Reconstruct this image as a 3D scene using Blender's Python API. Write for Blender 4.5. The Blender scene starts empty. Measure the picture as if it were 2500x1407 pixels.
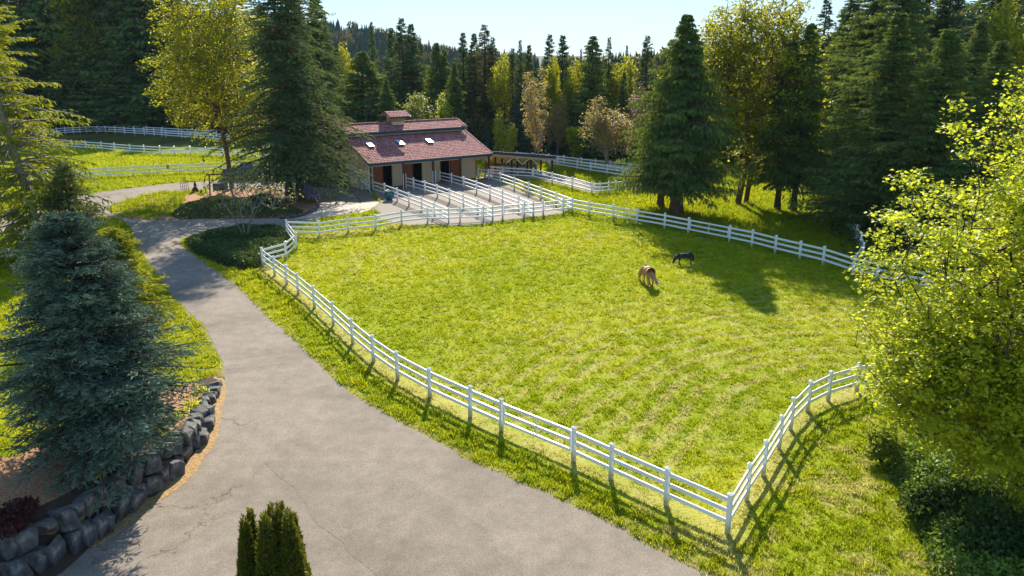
import bpy, math, random
import numpy as np
from mathutils import Vector
R = math.radians
C = bpy.context.scene.collection
sc = bpy.context.scene

# ------------------------------------------------------------------ camera, sky, sun, exposure
FOC, VH, CAMH = 1944.0, 128.0, 14.5            # focal length in photo pixels, horizon row, camera height
TH = math.atan((703.5 - VH) / FOC)
ct, st = math.cos(TH), math.sin(TH)
cam = bpy.data.cameras.new("camera"); cam_o = bpy.data.objects.new("camera", cam); C.objects.link(cam_o)
cam_o.location = (0, 0, CAMH); cam_o.rotation_euler = (R(90) - TH, 0, 0)
cam.sensor_width = 36; cam.lens = 36 * FOC / 2500; cam.clip_start = 0.5; cam.clip_end = 4000
sc.camera = cam_o
SUN_EL, SUN_AZ = R(30.5), R(0.8)                  # azimuth measured from +Y towards +X
world = bpy.data.worlds.new("World"); sc.world = world; world.use_nodes = True
wn = world.node_tree.nodes; wl = world.node_tree.links
sky = wn.new("ShaderNodeTexSky"); sky.sky_type = 'NISHITA'; sky.sun_disc = False
sky.sun_elevation = SUN_EL; sky.sun_rotation = SUN_AZ; sky.altitude = 100
sky.air_density = 1.0; sky.dust_density = 0.1; sky.ozone_density = 4.0
bg = wn["Background"]; bg.inputs[1].default_value = 0.175
tintn = wn.new("ShaderNodeMixRGB"); tintn.blend_type = 'MULTIPLY'; tintn.inputs[0].default_value = 1; tintn.inputs[2].default_value = (0.70, 0.90, 1.12, 1)   # clear cool spring air
gam = wn.new("ShaderNodeGamma"); gam.inputs[1].default_value = 0.5      # soften the glare round the sun
wl.new(sky.outputs[0], gam.inputs[0]); wl.new(gam.outputs[0], tintn.inputs[1]); wl.new(tintn.outputs[0], bg.inputs[0])
sl = bpy.data.lights.new("sun", 'SUN'); sl.energy = 4.6; sl.angle = R(0.5); sl.color = (1.0, 0.91, 0.74)
so = bpy.data.objects.new("sun", sl); C.objects.link(so)
so.rotation_euler = Vector((-math.sin(SUN_AZ) * math.cos(SUN_EL), -math.cos(SUN_AZ) * math.cos(SUN_EL), -math.sin(SUN_EL))).to_track_quat('-Z', 'Y').to_euler()
so.location = (5, 60, 60)
sc.view_settings.view_transform = 'Standard'; sc.view_settings.look = 'None'
sc.view_settings.exposure = 1.2; sc.view_settings.gamma = 1.0
sc.render.engine = 'CYCLES'
sc.cycles.max_bounces = 6; sc.cycles.diffuse_bounces = 3; sc.cycles.glossy_bounces = 2
sc.cycles.transmission_bounces = 3; sc.cycles.transparent_max_bounces = 4; sc.cycles.volume_bounces = 0
sc.cycles.caustics_reflective = False; sc.cycles.caustics_refractive = False

# ------------------------------------------------------------------ numeric helpers
def flat(px, py, z=0.0):
    a = (px - 1250) / FOC; b = (py - 703.5) / FOC
    dy = ct - b * st; dz = -(st + b * ct); t = (CAMH - z) / (-dz)
    return a * t, dy * t
_rk = np.random.RandomState(5)
_LAT = _rk.rand(256, 256)
def vnoise(x, y, seed=0):
    x = np.asarray(x, float) + 31.7 * seed + 1000; y = np.asarray(y, float) + 17.3 * seed + 1000
    xi = np.floor(x).astype(int); yi = np.floor(y).astype(int); fx = x - xi; fy = y - yi
    fx = fx * fx * (3 - 2 * fx); fy = fy * fy * (3 - 2 * fy)
    g = lambda i, j: _LAT[(xi + i) % 256, (yi + j) % 256]
    return (g(0, 0) * (1 - fx) + g(1, 0) * fx) * (1 - fy) + (g(0, 1) * (1 - fx) + g(1, 1) * fx) * fy
def fbm(x, y, sc_, seed=0, o=4):
    t = 0; a = 0.5; s = 0
    for i in range(o):
        t = t + a * vnoise(np.asarray(x) * sc_ * 2 ** i, np.asarray(y) * sc_ * 2 ** i, seed + i); s += a; a *= 0.55
    return t / s
def sstep(x, a, b):
    t = np.clip((np.asarray(x, float) - a) / (b - a), 0, 1); return t * t * (3 - 2 * t)
def pdist(x, y, P):
    """distance to a polyline"""
    x = np.asarray(x, float); y = np.asarray(y, float); d = np.full(x.shape, 1e9)
    for (ax, ay), (bx, by) in zip(P[:-1], P[1:]):
        vx, vy = bx - ax, by - ay; L = vx * vx + vy * vy + 1e-9
        t = np.clip(((x - ax) * vx + (y - ay) * vy) / L, 0, 1)
        d = np.minimum(d, np.hypot(x - ax - t * vx, y - ay - t * vy))
    return d
def inpoly(x, y, P):
    x = np.asarray(x, float); y = np.asarray(y, float); c = np.zeros(x.shape, bool); n = len(P)
    for i in range(n):
        ax, ay = P[i]; bx, by = P[i - 1]
        if ay == by: continue
        m = ((ay > y) != (by > y)) & (x < (bx - ax) * (y - ay) / (by - ay) + ax); c ^= m
    return c
def smooth(P, n=3, closed=False):
    P = np.array(P, float)
    for _ in range(n):
        if closed: Q = np.roll(P, -1, 0); P = np.stack([P * .75 + Q * .25, P * .25 + Q * .75], 1).reshape(-1, 2)
        else:
            A, B = P[:-1], P[1:]; M = np.stack([A * .75 + B * .25, A * .25 + B * .75], 1).reshape(-1, 2)
            P = np.vstack([P[:1], M, P[-1:]])
    return P

# rock retaining wall: base line in photo pixels, ground behind it is higher
WALL = [flat(*p) for p in [(528, 948), (520, 985), (512, 1030), (494, 1075), (462, 1120), (430, 1160), (385, 1205), (330, 1240), (270, 1290), (210, 1330), (140, 1372), (60, 1420), (-60, 1490)]]
WX = np.array([p[0] for p in WALL][::-1]); WY = np.array([p[1] for p in WALL][::-1])
def wallh(y): return 1.25 * sstep(np.asarray(y, float), 35.0, 22.5) + 0.12 * sstep(np.asarray(y, float), 36.5, 34.0)
def T(x, y):
    x = np.asarray(x, float); y = np.asarray(y, float)
    wx = np.interp(y, WY, WX)
    h = wallh(y) * sstep(wx - 0.22 - x, 0.0, 0.30) * (1 - 0.0 * x)
    # gentle roll of the pasture and of the far paddocks
    inf = sstep(y, 30, 45) * sstep(90 - y, 0, 15) * sstep(x, -14, -6) * sstep(26 - x, 0, 8)
    h = h + inf * 0.35 * (fbm(x, y, 0.05, 3, 2) - 0.5)
    h = h + sstep(x, 14, 40) * sstep(y, 20, 60) * -0.4
    return h
def gp(px, py, dz=0.0):
    z = 0.0
    for _ in range(6):
        x, y = flat(px, py, z + dz); z = float(T(x, y))
    return x, y, z
def top_z(x, y, py):
    b = (py - 703.5) / FOC
    return CAMH - (b * y * ct + y * st) / (ct - b * st)
def at_depth(px, y):                     # ground x for a column at world distance y
    Z = y * ct + CAMH * st; return (px - 1250) / FOC * Z
def vbase(y): return VH + FOC * CAMH / (ct * (y * ct + CAMH * st))

# ------------------------------------------------------------------ mesh helpers
def tag(o, label=None, cat=None, group=None, kind=None):
    if label: o['label'] = label
    if cat: o['category'] = cat
    if group: o['group'] = group
    if kind: o['kind'] = kind
    return o
def link(name, me, mat=None, parent=None, loc=(0, 0, 0)):
    o = bpy.data.objects.new(name, me); C.objects.link(o); o.location = loc
    if mat is not None and me is not None:
        for m in (mat if isinstance(mat, (list, tuple)) else [mat]): me.materials.append(m)
    if parent is not None: o.parent = parent
    return o
def empty(name, loc=(0, 0, 0), rz=0.0):
    o = bpy.data.objects.new(name, None); C.objects.link(o); o.location = loc; o.rotation_euler = (0, 0, rz)
    o.empty_display_size = 0.2; return o
def npmesh(name, V, F, attr=None, col=None, smooth_=False, midx=None):
    V = np.ascontiguousarray(V, dtype=np.float32); F = np.ascontiguousarray(F, dtype=np.int32)
    me = bpy.data.meshes.new(name); n, k = F.shape
    me.vertices.add(len(V)); me.vertices.foreach_set("co", V.ravel())
    me.loops.add(n * k); me.loops.foreach_set("vertex_index", F.ravel())
    me.polygons.add(n); me.polygons.foreach_set("loop_start", np.arange(0, n * k, k, dtype=np.int32))
    if smooth_: me.polygons.foreach_set("use_smooth", np.ones(n, bool))
    if midx is not None: me.polygons.foreach_set("material_index", np.asarray(midx, np.int32))
    me.update(calc_edges=True)
    if attr is not None:
        a = me.attributes.new("tint", 'FLOAT', 'FACE'); a.data.foreach_set("value", np.ascontiguousarray(attr, dtype=np.float32))
    if col is not None:
        dom = 'FACE' if len(col) == n and len(col) != len(V) else 'POINT'
        a = me.attributes.new("gcol", 'FLOAT_COLOR', dom)
        c4 = np.ones((len(col), 4), np.float32); c4[:, :3] = col; a.data.foreach_set("color", c4.ravel())
    return me
class MB:
    """collects simple solids into one mesh"""
    def __init__(s): s.v = []; s.f = []; s.n = 0
    def add(s, V, F):
        s.v.append(np.asarray(V, float)); s.f += [tuple(int(i) + s.n for i in f) for f in F]; s.n += len(V); return s
    def frame(s, o, ex, ey, ez, a0, a1, b0, b1, c0, c1):
        o, ex, ey, ez = map(lambda q: np.asarray(q, float), (o, ex, ey, ez))
        V = [o + ex * a + ey * b + ez * c for c in (c0, c1) for (a, b) in ((a0, b0), (a1, b0), (a1, b1), (a0, b1))]
        return s.add(V, [(3, 2, 1, 0), (4, 5, 6, 7), (0, 1, 5, 4), (1, 2, 6, 5), (2, 3, 7, 6), (3, 0, 4, 7)])
    def box(s, cx, cy, z0, wx, wy, h, rz=0.0):
        c, q = math.cos(rz), math.sin(rz)
        return s.frame((cx, cy, z0), (c, q, 0), (-q, c, 0), (0, 0, 1), -wx / 2, wx / 2, -wy / 2, wy / 2, 0, h)
    def bar(s, a, b, w, h, up=(0, 0, 1)):
        a = np.asarray(a, float); b = np.asarray(b, float); d = b - a; L = np.linalg.norm(d); d = d / L
        u = np.asarray(up, float); sd = np.cross(d, u)
        if np.linalg.norm(sd) < 1e-3: sd = np.cross(d, (1, 0, 0))
        sd /= np.linalg.norm(sd); u = np.cross(sd, d)
        return s.frame(a, d, sd, u, 0, L, -w / 2, w / 2, -h / 2, h / 2)
    def tube(s, P, rad, n=8, cap=True):
        P = [np.asarray(p, float) for p in P]; rad = [rad] * len(P) if np.isscalar(rad) else rad; V = []; F = []
        for i, p in enumerate(P):
            d = P[min(i + 1, len(P) - 1)] - P[max(i - 1, 0)]; d = d / (np.linalg.norm(d) + 1e-9)
            a = np.cross(d, (0.13, 0.05, 1) if abs(d[2]) < 0.9 else (1, 0.1, 0)); a /= np.linalg.norm(a); b = np.cross(d, a)
            for k in range(n):
                t = 2 * math.pi * k / n; V.append(p + rad[i] * (a * math.cos(t) + b * math.sin(t)))
        for i in range(len(P) - 1):
            for k in range(n): F.append((i * n + k, i * n + (k + 1) % n, (i + 1) * n + (k + 1) % n, (i + 1) * n + k))
        if cap: F.append(tuple(range(n))[::-1]); F.append(tuple((len(P) - 1) * n + k for k in range(n)))
        return s.add(V, F)
    def lathe(s, c, prof, n=16):
        V = [(c[0] + r * math.cos(2 * math.pi * k / n), c[1] + r * math.sin(2 * math.pi * k / n), c[2] + z) for r, z in prof for k in range(n)]
        F = [(i * n + k, i * n + (k + 1) % n, (i + 1) * n + (k + 1) % n, (i + 1) * n + k) for i in range(len(prof) - 1) for k in range(n)]
        return s.add(V, F)
    def build(s, name, mat, parent=None, smooth_=False, loc=(0, 0, 0)):
        me = bpy.data.meshes.new(name); me.from_pydata(np.vstack(s.v).tolist(), [], s.f); me.update()
        if smooth_: me.polygons.foreach_set("use_smooth", np.ones(len(me.polygons), bool))
        return link(name, me, mat, parent, loc)

# ------------------------------------------------------------------ materials
def newmat(name):
    m = bpy.data.materials.new(name); m.use_nodes = True; nt = m.node_tree; b = nt.nodes["Principled BSDF"]; return m, nt, b
def mnoise(nt, scale, detail=3, coord='Object', rough=0.6):
    tc = nt.nodes.new("ShaderNodeTexCoord"); n = nt.nodes.new("ShaderNodeTexNoise")
    n.inputs["Scale"].default_value = scale; n.inputs["Detail"].default_value = detail; n.inputs["Roughness"].default_value = rough
    nt.links.new(tc.outputs[coord], n.inputs["Vector"]); return n
def ramp(nt, src, stops):
    r = nt.nodes.new("ShaderNodeValToRGB"); e = r.color_ramp.elements
    e[0].position, e[0].color = stops[0][0], (*stops[0][1], 1); e[1].position, e[1].color = stops[-1][0], (*stops[-1][1], 1)
    for p, c in stops[1:-1]:
        q = e.new(p); q.color = (*c, 1)
    nt.links.new(src, r.inputs[0]); return r
def mul(c, k): return tuple(min(1, v * k) for v in c)
def bumpn(nt, b, src, strength, dist=0.02):
    bp = nt.nodes.new("ShaderNodeBump"); bp.inputs["Strength"].default_value = strength; bp.inputs["Distance"].default_value = dist
    nt.links.new(src, bp.inputs["Height"]); nt.links.new(bp.outputs[0], b.inputs["Normal"])
def simple(name, col, rough=0.7, scale=3.0, var=0.2, bump=0.0, detail=4, metal=0.0, spec=0.3, coord='Object'):
    m, nt, b = newmat(name); n = mnoise(nt, scale, detail, coord)
    r = ramp(nt, n.outputs[0], [(0.3, mul(col, 1 - var)), (0.7, mul(col, 1 + var))]); nt.links.new(r.outputs[0], b.inputs["Base Color"])
    b.inputs["Roughness"].default_value = rough; b.inputs["Metallic"].default_value = metal
    b.inputs["Specular IOR Level"].default_value = spec
    if bump: bumpn(nt, b, n.outputs[0], bump)
    return m
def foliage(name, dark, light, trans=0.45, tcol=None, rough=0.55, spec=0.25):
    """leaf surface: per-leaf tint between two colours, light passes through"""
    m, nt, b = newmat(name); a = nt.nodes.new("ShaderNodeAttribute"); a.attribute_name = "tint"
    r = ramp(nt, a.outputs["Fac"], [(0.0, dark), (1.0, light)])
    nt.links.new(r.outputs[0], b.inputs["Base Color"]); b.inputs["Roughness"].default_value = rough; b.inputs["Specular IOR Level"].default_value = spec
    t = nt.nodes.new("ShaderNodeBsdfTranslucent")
    if tcol:
        r2 = ramp(nt, a.outputs["Fac"], [(0.0, mul(tcol, 0.6)), (1.0, tcol)]); nt.links.new(r2.outputs[0], t.inputs[0])
    else: nt.links.new(r.outputs[0], t.inputs[0])
    mx = nt.nodes.new("ShaderNodeMixShader"); mx.inputs[0].default_value = trans
    nt.links.new(b.outputs[0], mx.inputs[1]); nt.links.new(t.outputs[0], mx.inputs[2])
    nt.links.new(mx.outputs[0], nt.nodes["Material Output"].inputs[0]); return m
def gcolmat(name, trans=0.0, fine=40.0, var=0.3, bump=0.6, bdist=0.03, rough=0.9):
    m, nt, b = newmat(name); a = nt.nodes.new("ShaderNodeAttribute"); a.attribute_name = "gcol"
    n = mnoise(nt, fine, 4); r = ramp(nt, n.outputs[0], [(0.3, (1 - var,) * 3), (0.7, (1 + var, 1 + var, 1 + var * .7))])
    r.color_ramp.elements[1].color = (1, 1, 1, 1); r.color_ramp.elements[0].color = (1 - var, 1 - var, 1 - var, 1)
    mx = nt.nodes.new("ShaderNodeMixRGB"); mx.blend_type = 'MULTIPLY'; mx.inputs[0].default_value = 1
    nt.links.new(a.outputs["Color"], mx.inputs[1]); nt.links.new(r.outputs[0], mx.inputs[2]); nt.links.new(mx.outputs[0], b.inputs["Base Color"])
    b.inputs["Roughness"].default_value = rough; b.inputs["Specular IOR Level"].default_value = 0.1
    if bump: bumpn(nt, b, n.outputs[0], bump, bdist)
    if trans:
        t = nt.nodes.new("ShaderNodeBsdfTranslucent"); nt.links.new(mx.outputs[0], t.inputs[0])
        ms = nt.nodes.new("ShaderNodeMixShader"); ms.inputs[0].default_value = trans
        nt.links.new(b.outputs[0], ms.inputs[1]); nt.links.new(t.outputs[0], ms.inputs[2]); nt.links.new(ms.outputs[0], nt.nodes["Material Output"].inputs[0])
    return m
M = {}
M['vinyl'] = simple("white_vinyl", (.88, .88, .87), 0.35, 2.0, 0.04, spec=0.5)
M['vinyl_dirty'] = simple("weathered_white_vinyl", (.72, .71, .66), 0.45, 3.0, 0.10, spec=0.4)
def postmat():
    m, nt, b = newmat("white_vinyl_post"); tc = nt.nodes.new("ShaderNodeTexCoord"); sp_ = nt.nodes.new("ShaderNodeSeparateXYZ"); nt.links.new(tc.outputs["Object"], sp_.inputs[0])
    n = mnoise(nt, 6.0, 4); ad = nt.nodes.new("ShaderNodeMath"); ad.operation = 'MULTIPLY_ADD'; nt.links.new(n.outputs[0], ad.inputs[0]); ad.inputs[1].default_value = -.45; nt.links.new(sp_.outputs[2], ad.inputs[2])
    r = ramp(nt, ad.outputs[0], [(0.0, (.42, .40, .27)), (.12, (.70, .70, .62)), (.30, (.88, .88, .87))]); nt.links.new(r.outputs[0], b.inputs["Base Color"]); b.inputs["Roughness"].default_value = .4; return m
M['post'] = postmat()
M['ground'] = gcolmat("turf_soil", fine=9.0, var=0.25, bump=0.7, bdist=0.05)
M['blade'] = gcolmat("grass_blades", trans=0.6, fine=2.0, var=0.15, bump=0, rough=0.6)
M['bark'] = simple("brown_bark", (.075, .052, .038), 0.95, 6.0, 0.45, 0.8)
M['bark_red'] = simple("red_brown_bark", (.13, .07, .045), 0.95, 5.0, 0.4, 0.8)
M['bark_grey'] = simple("grey_bark", (.24, .22, .19), 0.9, 7.0, 0.35, 0.5)
M['wood_brown'] = simple("brown_timber", (.11, .055, .035), 0.8, 5.0, 0.25, 0.2)
M['tan'] = simple("tan_paint", (.80, .60, .40), 0.75, 1.2, 0.06, spec=0.2)
M['teal'] = simple("teal_trim_paint", (.015, .075, .105), 0.5, 2.0, 0.1)
M['dark'] = simple("interior_shade_and_emblem", (.02, .018, .018), 0.9, 2.0, 0.2)  # near-black paints the shade inside the barn; also the sign emblem's own colour
M['white'] = simple("white_paint", (.78, .77, .74), 0.5, 2.0, 0.04)
M['rust'] = simple("rusty_iron", (.10, .045, .025), 0.85, 9.0, 0.4, 0.3)
# ------------------------------------------------------------------ driveway and beds outlines (photo pixels -> ground)
PX = lambda L: [flat(*p) for p in L]
ROAD = PX([(1760, 1425), (1720, 1407), (1640, 1362), (1540, 1308), (1440, 1252), (1330, 1205), (1235, 1165), (1140, 1126), (1080, 1085), (1000, 1045), (930, 1005), (860, 965), (820, 930), (775, 887), (740, 852), (700, 817), (660, 782), (625, 748), (600, 722), (570, 695), (540, 672), (500, 645), (465, 618), (438, 597), (440, 584), (480, 575), (520, 570), (580, 562), (640, 558), (700, 555), (760, 540), (800, 530), (880, 522), (905, 513), (928, 496), (905, 480), (909, 470), (900, 466), (880, 461), (861, 455), (843, 449), (838, 440), (760, 432), (700, 430), (620, 436), (560, 440), (500, 443), (430, 447), (330, 458), (270, 466), (200, 478), (100, 500), (0, 520), (0, 570), (120, 560), (240, 530), (300, 535), (322, 560), (335, 600), (350, 622), (378, 660), (396, 692), (420, 722), (440, 742), (470, 772), (498, 795), (512, 822), (527, 852), (540, 885), (547, 940), (541, 1000), (526, 1060), (497, 1110), (452, 1165), (402, 1215), (335, 1265), (260, 1315), (215, 1345), (150, 1395), (60, 1450), (-100, 1540)])
ROAD += [(-16.5, 12.0), (13.0, 12.0)]
ISLAND = smooth(PX([(264, 506), (300, 492), (345, 478), (400, 470), (440, 467), (520, 463), (620, 460), (690, 461), (722, 470), (752, 482), (775, 498), (772, 513), (740, 527), (690, 533), (600, 533), (500, 534), (430, 536), (350, 537), (300, 531), (270, 520)]), 2, True)
HEDGE = smooth(PX([(440, 592), (480, 578), (560, 566), (640, 560), (700, 560), (715, 590), (705, 625), (660, 640), (630, 655), (600, 662), (560, 655), (520, 640), (470, 618)]), 2, True)
GRAVEL = PX([(912, 471), (881, 461), (1164, 436), (1192, 428), (1225, 447), (1262, 462), (1300, 478), (1345, 500), (1388, 516), (1375, 523), (1330, 529), (1280, 534), (1225, 541), (1180, 547), (1100, 551), (1060, 547), (1000, 549), (940, 540), (900, 530), (930, 521), (905, 513), (930, 495)])
SHEDG = PX([(1180, 434), (1300, 440), (1350, 448), (1400, 461), (1450, 474), (1488, 458), (1440, 445), (1395, 432), (1330, 418), (1290, 408), (1190, 404)])
BED = PX([(531, 946), (522, 985), (514, 1030), (492, 1072), (455, 1118), (425, 1150), (375, 1185), (320, 1215), (240, 1265), (150, 1320), (40, 1370), (-90, 1440), (-90, 1215), (60, 1200), (170, 1120), (260, 1050), (330, 1000), (400, 965), (460, 948)])
VERGE = PX([(527, 905), (545, 905), (552, 950), (545, 1005), (528, 1070), (500, 1120), (455, 1178), (400, 1225), (330, 1278), (255, 1330), (215, 1345), (330, 1240), (430, 1160), (494, 1075), (512, 1030), (524, 985)])

# ------------------------------------------------------------------ fences (base pixel of every post)
FL = {}
FL['drive'] = [(642, 651), (671, 674), (700.5, 697), (728.6, 719), (768, 753), (814, 795.4), (861, 840), (912, 884), (971, 926.7), (1049.5, 971), (1148, 1018), (1223.7, 1052.4), 'G', (1400, 1127), (1491, 1170.6), (1626, 1234), (1776, 1303)]
FL['curve'] = [(1776, 1303), (1823, 1222), (1863, 1162), (1902, 1097), (1930, 1049.5), (1971, 1005), (2021.5, 979), (2091, 957), (2188, 955), (2290, 965), (2390, 985), (2510, 1010)]
FL['corner'] = [(642, 651), (699.6, 634.5), (725, 611), (701, 577)]
FL['court'] = [(701, 577), (780, 580), (850.4, 569.6), (917.4, 563), (980.6, 551.4), (1044, 544.5), (1095.6, 544), (1123.4, 542), 'G', (1180.4, 540), (1202.7, 539), (1227, 535), 'G', (1279.7, 530), (1302, 529), (1326, 525.6), 'G', (1375.3, 520), (1397, 518.3)]
FL['field'] = [(1397, 518.3), (1438, 527), (1496.5, 537), (1555, 547.7), (1622, 559.6), (1680, 571.6), 'G', (1780, 592), (1835, 603.6), (1892, 619), (1952, 634), (2008.6, 648), (2081, 673), (2139, 686), (2195, 699), (2260, 714), (2340, 733), (2430, 755), (2530, 780)]
FL['back_right'] = [(2081, 673), (2104, 637), (2099, 612), (2088, 590), (2070, 560)]
FL['d1'] = [(909, 470), (939.5, 480), (970, 492), (998.8, 504), (1030, 516), (1061, 529.5), (1095.6, 544)]
FL['d2'] = [(987, 460), (1010, 465), (1037.7, 473.5), (1068, 483), (1097.6, 494.4), (1131.5, 508.5), (1167, 523), (1202.7, 539)]
FL['d3'] = [(1074, 445.5), (1102.8, 453), (1132, 461.7), (1163.6, 472.5), (1196.5, 485.5), (1227, 498.5), (1266, 514), (1302, 529)]
FL['d4'] = [(1168, 436), (1193, 442), (1221.4, 450.7), (1256, 463), (1290, 476.7), (1320, 488), 'G', (1357.7, 502), (1397, 518.3)]
FL['shed'] = [(1193, 430), (1226.5, 434), 'G', (1302, 439), (1348, 450), (1397, 463), (1444.5, 476), (1465, 477), (1486, 475), (1503, 473), (1521.6, 471), (1556, 469), (1600, 467)]
FL['pasture_front'] = [(1340, 405), (1362, 409), (1409, 417), (1442, 423), (1482, 429), (1520, 435), (1560, 441)]
FL['pasture_back'] = [(1120, 401), (1150, 398), (1180, 395), (1220, 393.5), (1262, 394), (1300, 397), (1340, 401), (1376, 405), (1419, 411), (1453, 415), (1489, 419), (1535, 424), (1600, 430)]
FL['far_right'] = [(1955, 467), (1990, 469), (2028, 471), (2066, 473), (2110, 476)]
FL['left_front'] = [(60, 450), (130, 444), (200, 439), (265, 435), (327, 432), (385, 428.5), (443.6, 426), (497, 424), (555, 421), (615, 418), (680, 415)]
FL['left_mid'] = [(40, 362), (85, 362), (130, 362), (177, 364), (211, 366), (249, 368.5), (281, 372), (318.6, 375), (353, 377.5), (391.6, 379.6), (427, 380.5), (465, 381.3), (503, 382.5), (545, 385), (600, 388), (660, 391)]
FL['left_far'] = [(80, 339), (110, 335), (140, 331), (160, 329), (180, 328), (196, 327.4), (211.6, 326), (237.6, 326), (259, 326), (282, 327), (305, 328.8), (329.6, 330.5), (353, 331.5), (377, 333), (395, 334.5), (406, 336), (445, 339), (468, 340.5), (510, 343), (560, 346)]
FL['left_edge'] = [(178, 318.5), (198, 319), (220, 320), (243, 321), (267, 322), (294, 323), (327, 325), (360, 327), (398, 329), (437, 331.5), (480, 334), (530, 337)]
FLAB = {
 'drive': "white three-rail fence along the driveway verge, longest and nearest, ending at the front corner post",
 'curve': "white three-rail fence curving up the right side of the pasture into the bright maple",
 'corner': "short zigzag of white fence at the dark shrub bed beside the driveway bend",
 'court': "white three-rail fence bowed across the front of the barn's gravel paddocks",
 'field': "white three-rail fence down the far right edge of the pasture past the big cedar",
 'back_right': "short white fence running back under the dark cedars from the far pasture fence",
 'd1': "white paddock divider starting at the barn's left corner post by the blue pot",
 'd2': "white paddock divider starting at the second brown porch post of the barn",
 'd3': "white paddock divider meeting the barn between the second and third stall doors",
 'd4': "white paddock divider starting at the barn's right corner beside the grass",
 'shed': "white fence round the open shed's gravel yard, bending behind the big cedar",
 'pasture_front': "nearer of the two white fences behind the chartreuse tree and the shed",
 'pasture_back': "farther of the two white fences, passing behind the open shed",
 'far_right': "short white four-rail fence seen between the tree trunks at the right",
 'left_front': "white fence with a small sign, beside the lane at the left",
 'left_mid': "white fence crossing the middle of the sunny left pasture",
 'left_far': "white fence at the shaded far end of the left pasture",
 'left_edge': "white fence farthest left, right against the dark forest edge"}
FP = {k: [gp(*p) for p in v if p != 'G'] for k, v in FL.items()}
F2D = {k: [(p[0], p[1]) for p in v] for k, v in FP.items()}
PASTURE = F2D['drive'] + F2D['curve'][1:] + F2D['field'][::-1] + F2D['court'][::-1][1:] + F2D['corner'][::-1][1:-1]

def road_sd(x, y):       # >0 outside the driveway
    d = pdist(x, y, ROAD + [ROAD[0]]); return np.where(inpoly(x, y, ROAD), -d, d)
BFOOT = [(-15.15 + u * math.cos(.605) - n * math.sin(.605), 84.65 + u * math.sin(.605) + n * math.cos(.605)) for u, n in ((.1, .0), (15.5, .0), (15.5, 15.4), (.1, 15.4))]
def isgrass(x, y, m=0.0):
    g = (road_sd(x, y) > m) | inpoly(x, y, ISLAND)
    for P in (GRAVEL, SHEDG, BED, BFOOT): g &= ~inpoly(x, y, P)
    g &= ~((pdist(x, y, WALL) < 1.1) & (y < 36))
    return g
GREEN = np.array((.36, .42, .010)); LUSH = np.array((.17, .30, .008)); STRAW = np.array((.66, .56, .22)); YEL = np.array((.46, .48, .012)); EARTH = np.array((.20, .13, .07))
def turf_col(x, y, rnd=None):
    """colour of the turf itself: lush, ordinary and yellow grass, dry cut strips, mown rows"""
    n1 = fbm(x, y, 0.09, 1, 3); n2 = fbm(x, y, 0.6, 7, 3); n3 = fbm(x, y, 2.2, 13, 2)
    r = rnd if rnd is not None else 0.5
    c = GREEN[None, :] * np.ones((len(x), 1))
    a = sstep(n1 * .6 + n2 * .4, .42, .62)[:, None]; c = c * (1 - a) + YEL * a
    b = sstep(.55 * n2 + .45 * n3 + .1 * (r - .5), .56, .74)[:, None]; c = c * (1 - b * .55) + LUSH * b * .55
    # mown rows of dried clippings following the curved fence
    dc = pdist(x, y, F2D['curve']); inp = inpoly(x, y, PASTURE)
    row = 0.5 + 0.5 * np.sin(dc * 2 * math.pi / 1.1 + 5.0 * fbm(x, y, .16, 5, 3))
    amp = sstep(dc, 1.0, 3.0) * sstep(19 - dc, 0, 8)
    s = np.where(inp, amp * .7 * sstep(row * .42 + n3 * .68 + .25 * n2, .66, .95), 0)
    pat = np.where(inp, sstep(n1 * .35 + n3 * .65, .60, .78) * .6, 0)
    outc = (~inp) & (x > 4) & (y < 40)
    pat = np.where(outc, sstep(n2 * .5 + n3 * .5, .46, .66) * .75, pat)
    s = np.maximum(s, pat)
    # dry trimmed strip under the fences
    dd = np.minimum(np.minimum(pdist(x, y, F2D['drive']), dc), pdist(x, y, F2D['court'][:7]))
    s = np.maximum(s, sstep(.72 + .9 * (n2 - .5) - dd, 0, .45) * (.35 + .7 * n3))
    s = np.clip(s, 0, 1)
    s = s * (0.45 + 0.9 * r) if rnd is not None else s * .75
    s = np.clip(s, 0, 1)[:, None]; c = c * (1 - s) + STRAW * s
    return c

# ------------------------------------------------------------------ ground: one sheet out to the horizon
def axis(a, b, step, far, grow=1.25):
    core = list(np.arange(a, b + 1e-6, step)); s = step; v = b
    while v < far[1]: s *= grow; v += s; core.append(v)
    s = step; v = a
    while v > far[0]: s *= grow; v -= s; core.insert(0, v)
    return np.array(core)
gx = axis(-52, 46, 0.42, (-1800, 1800)); gy = axis(11, 112, 0.42, (-60, 3200))
GX, GY = np.meshgrid(gx, gy); X = GX.ravel(); Y = GY.ravel(); Zg = T(X, Y)
FAR_HILL = lambda x, y: 0 * x
gc = turf_col(X, Y)
rs = road_sd(X, Y); nn = fbm(X, Y, 1.4, 21, 3)
def mixc(c, k, col):
    k = np.clip(k, 0, 1)[:, None]; return c * (1 - k) + np.array(col) * k
gc = gc * 0.8
gc = mixc(gc, sstep(0.55 + (nn - .5) * .9 - rs, 0, .35) * (rs > -0.3) * .8, (.26, .20, .13))
bedd = inpoly(X, Y, BED)
gc = mixc(gc, bedd * 1.0, (.20, .10, .05)); gc = mixc(gc, (pdist(X, Y, WALL) < 1.2) * (Y < 36) * 1.0, (.09, .06, .04))
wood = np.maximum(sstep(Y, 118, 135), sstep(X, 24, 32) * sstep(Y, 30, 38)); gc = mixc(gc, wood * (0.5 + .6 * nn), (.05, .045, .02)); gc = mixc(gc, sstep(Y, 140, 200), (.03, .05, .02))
m = len(gx); ii, jj = np.meshgrid(np.arange(len(gy) - 1), np.arange(m - 1), indexing='ij'); q = (ii * m + jj).ravel()
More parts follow.
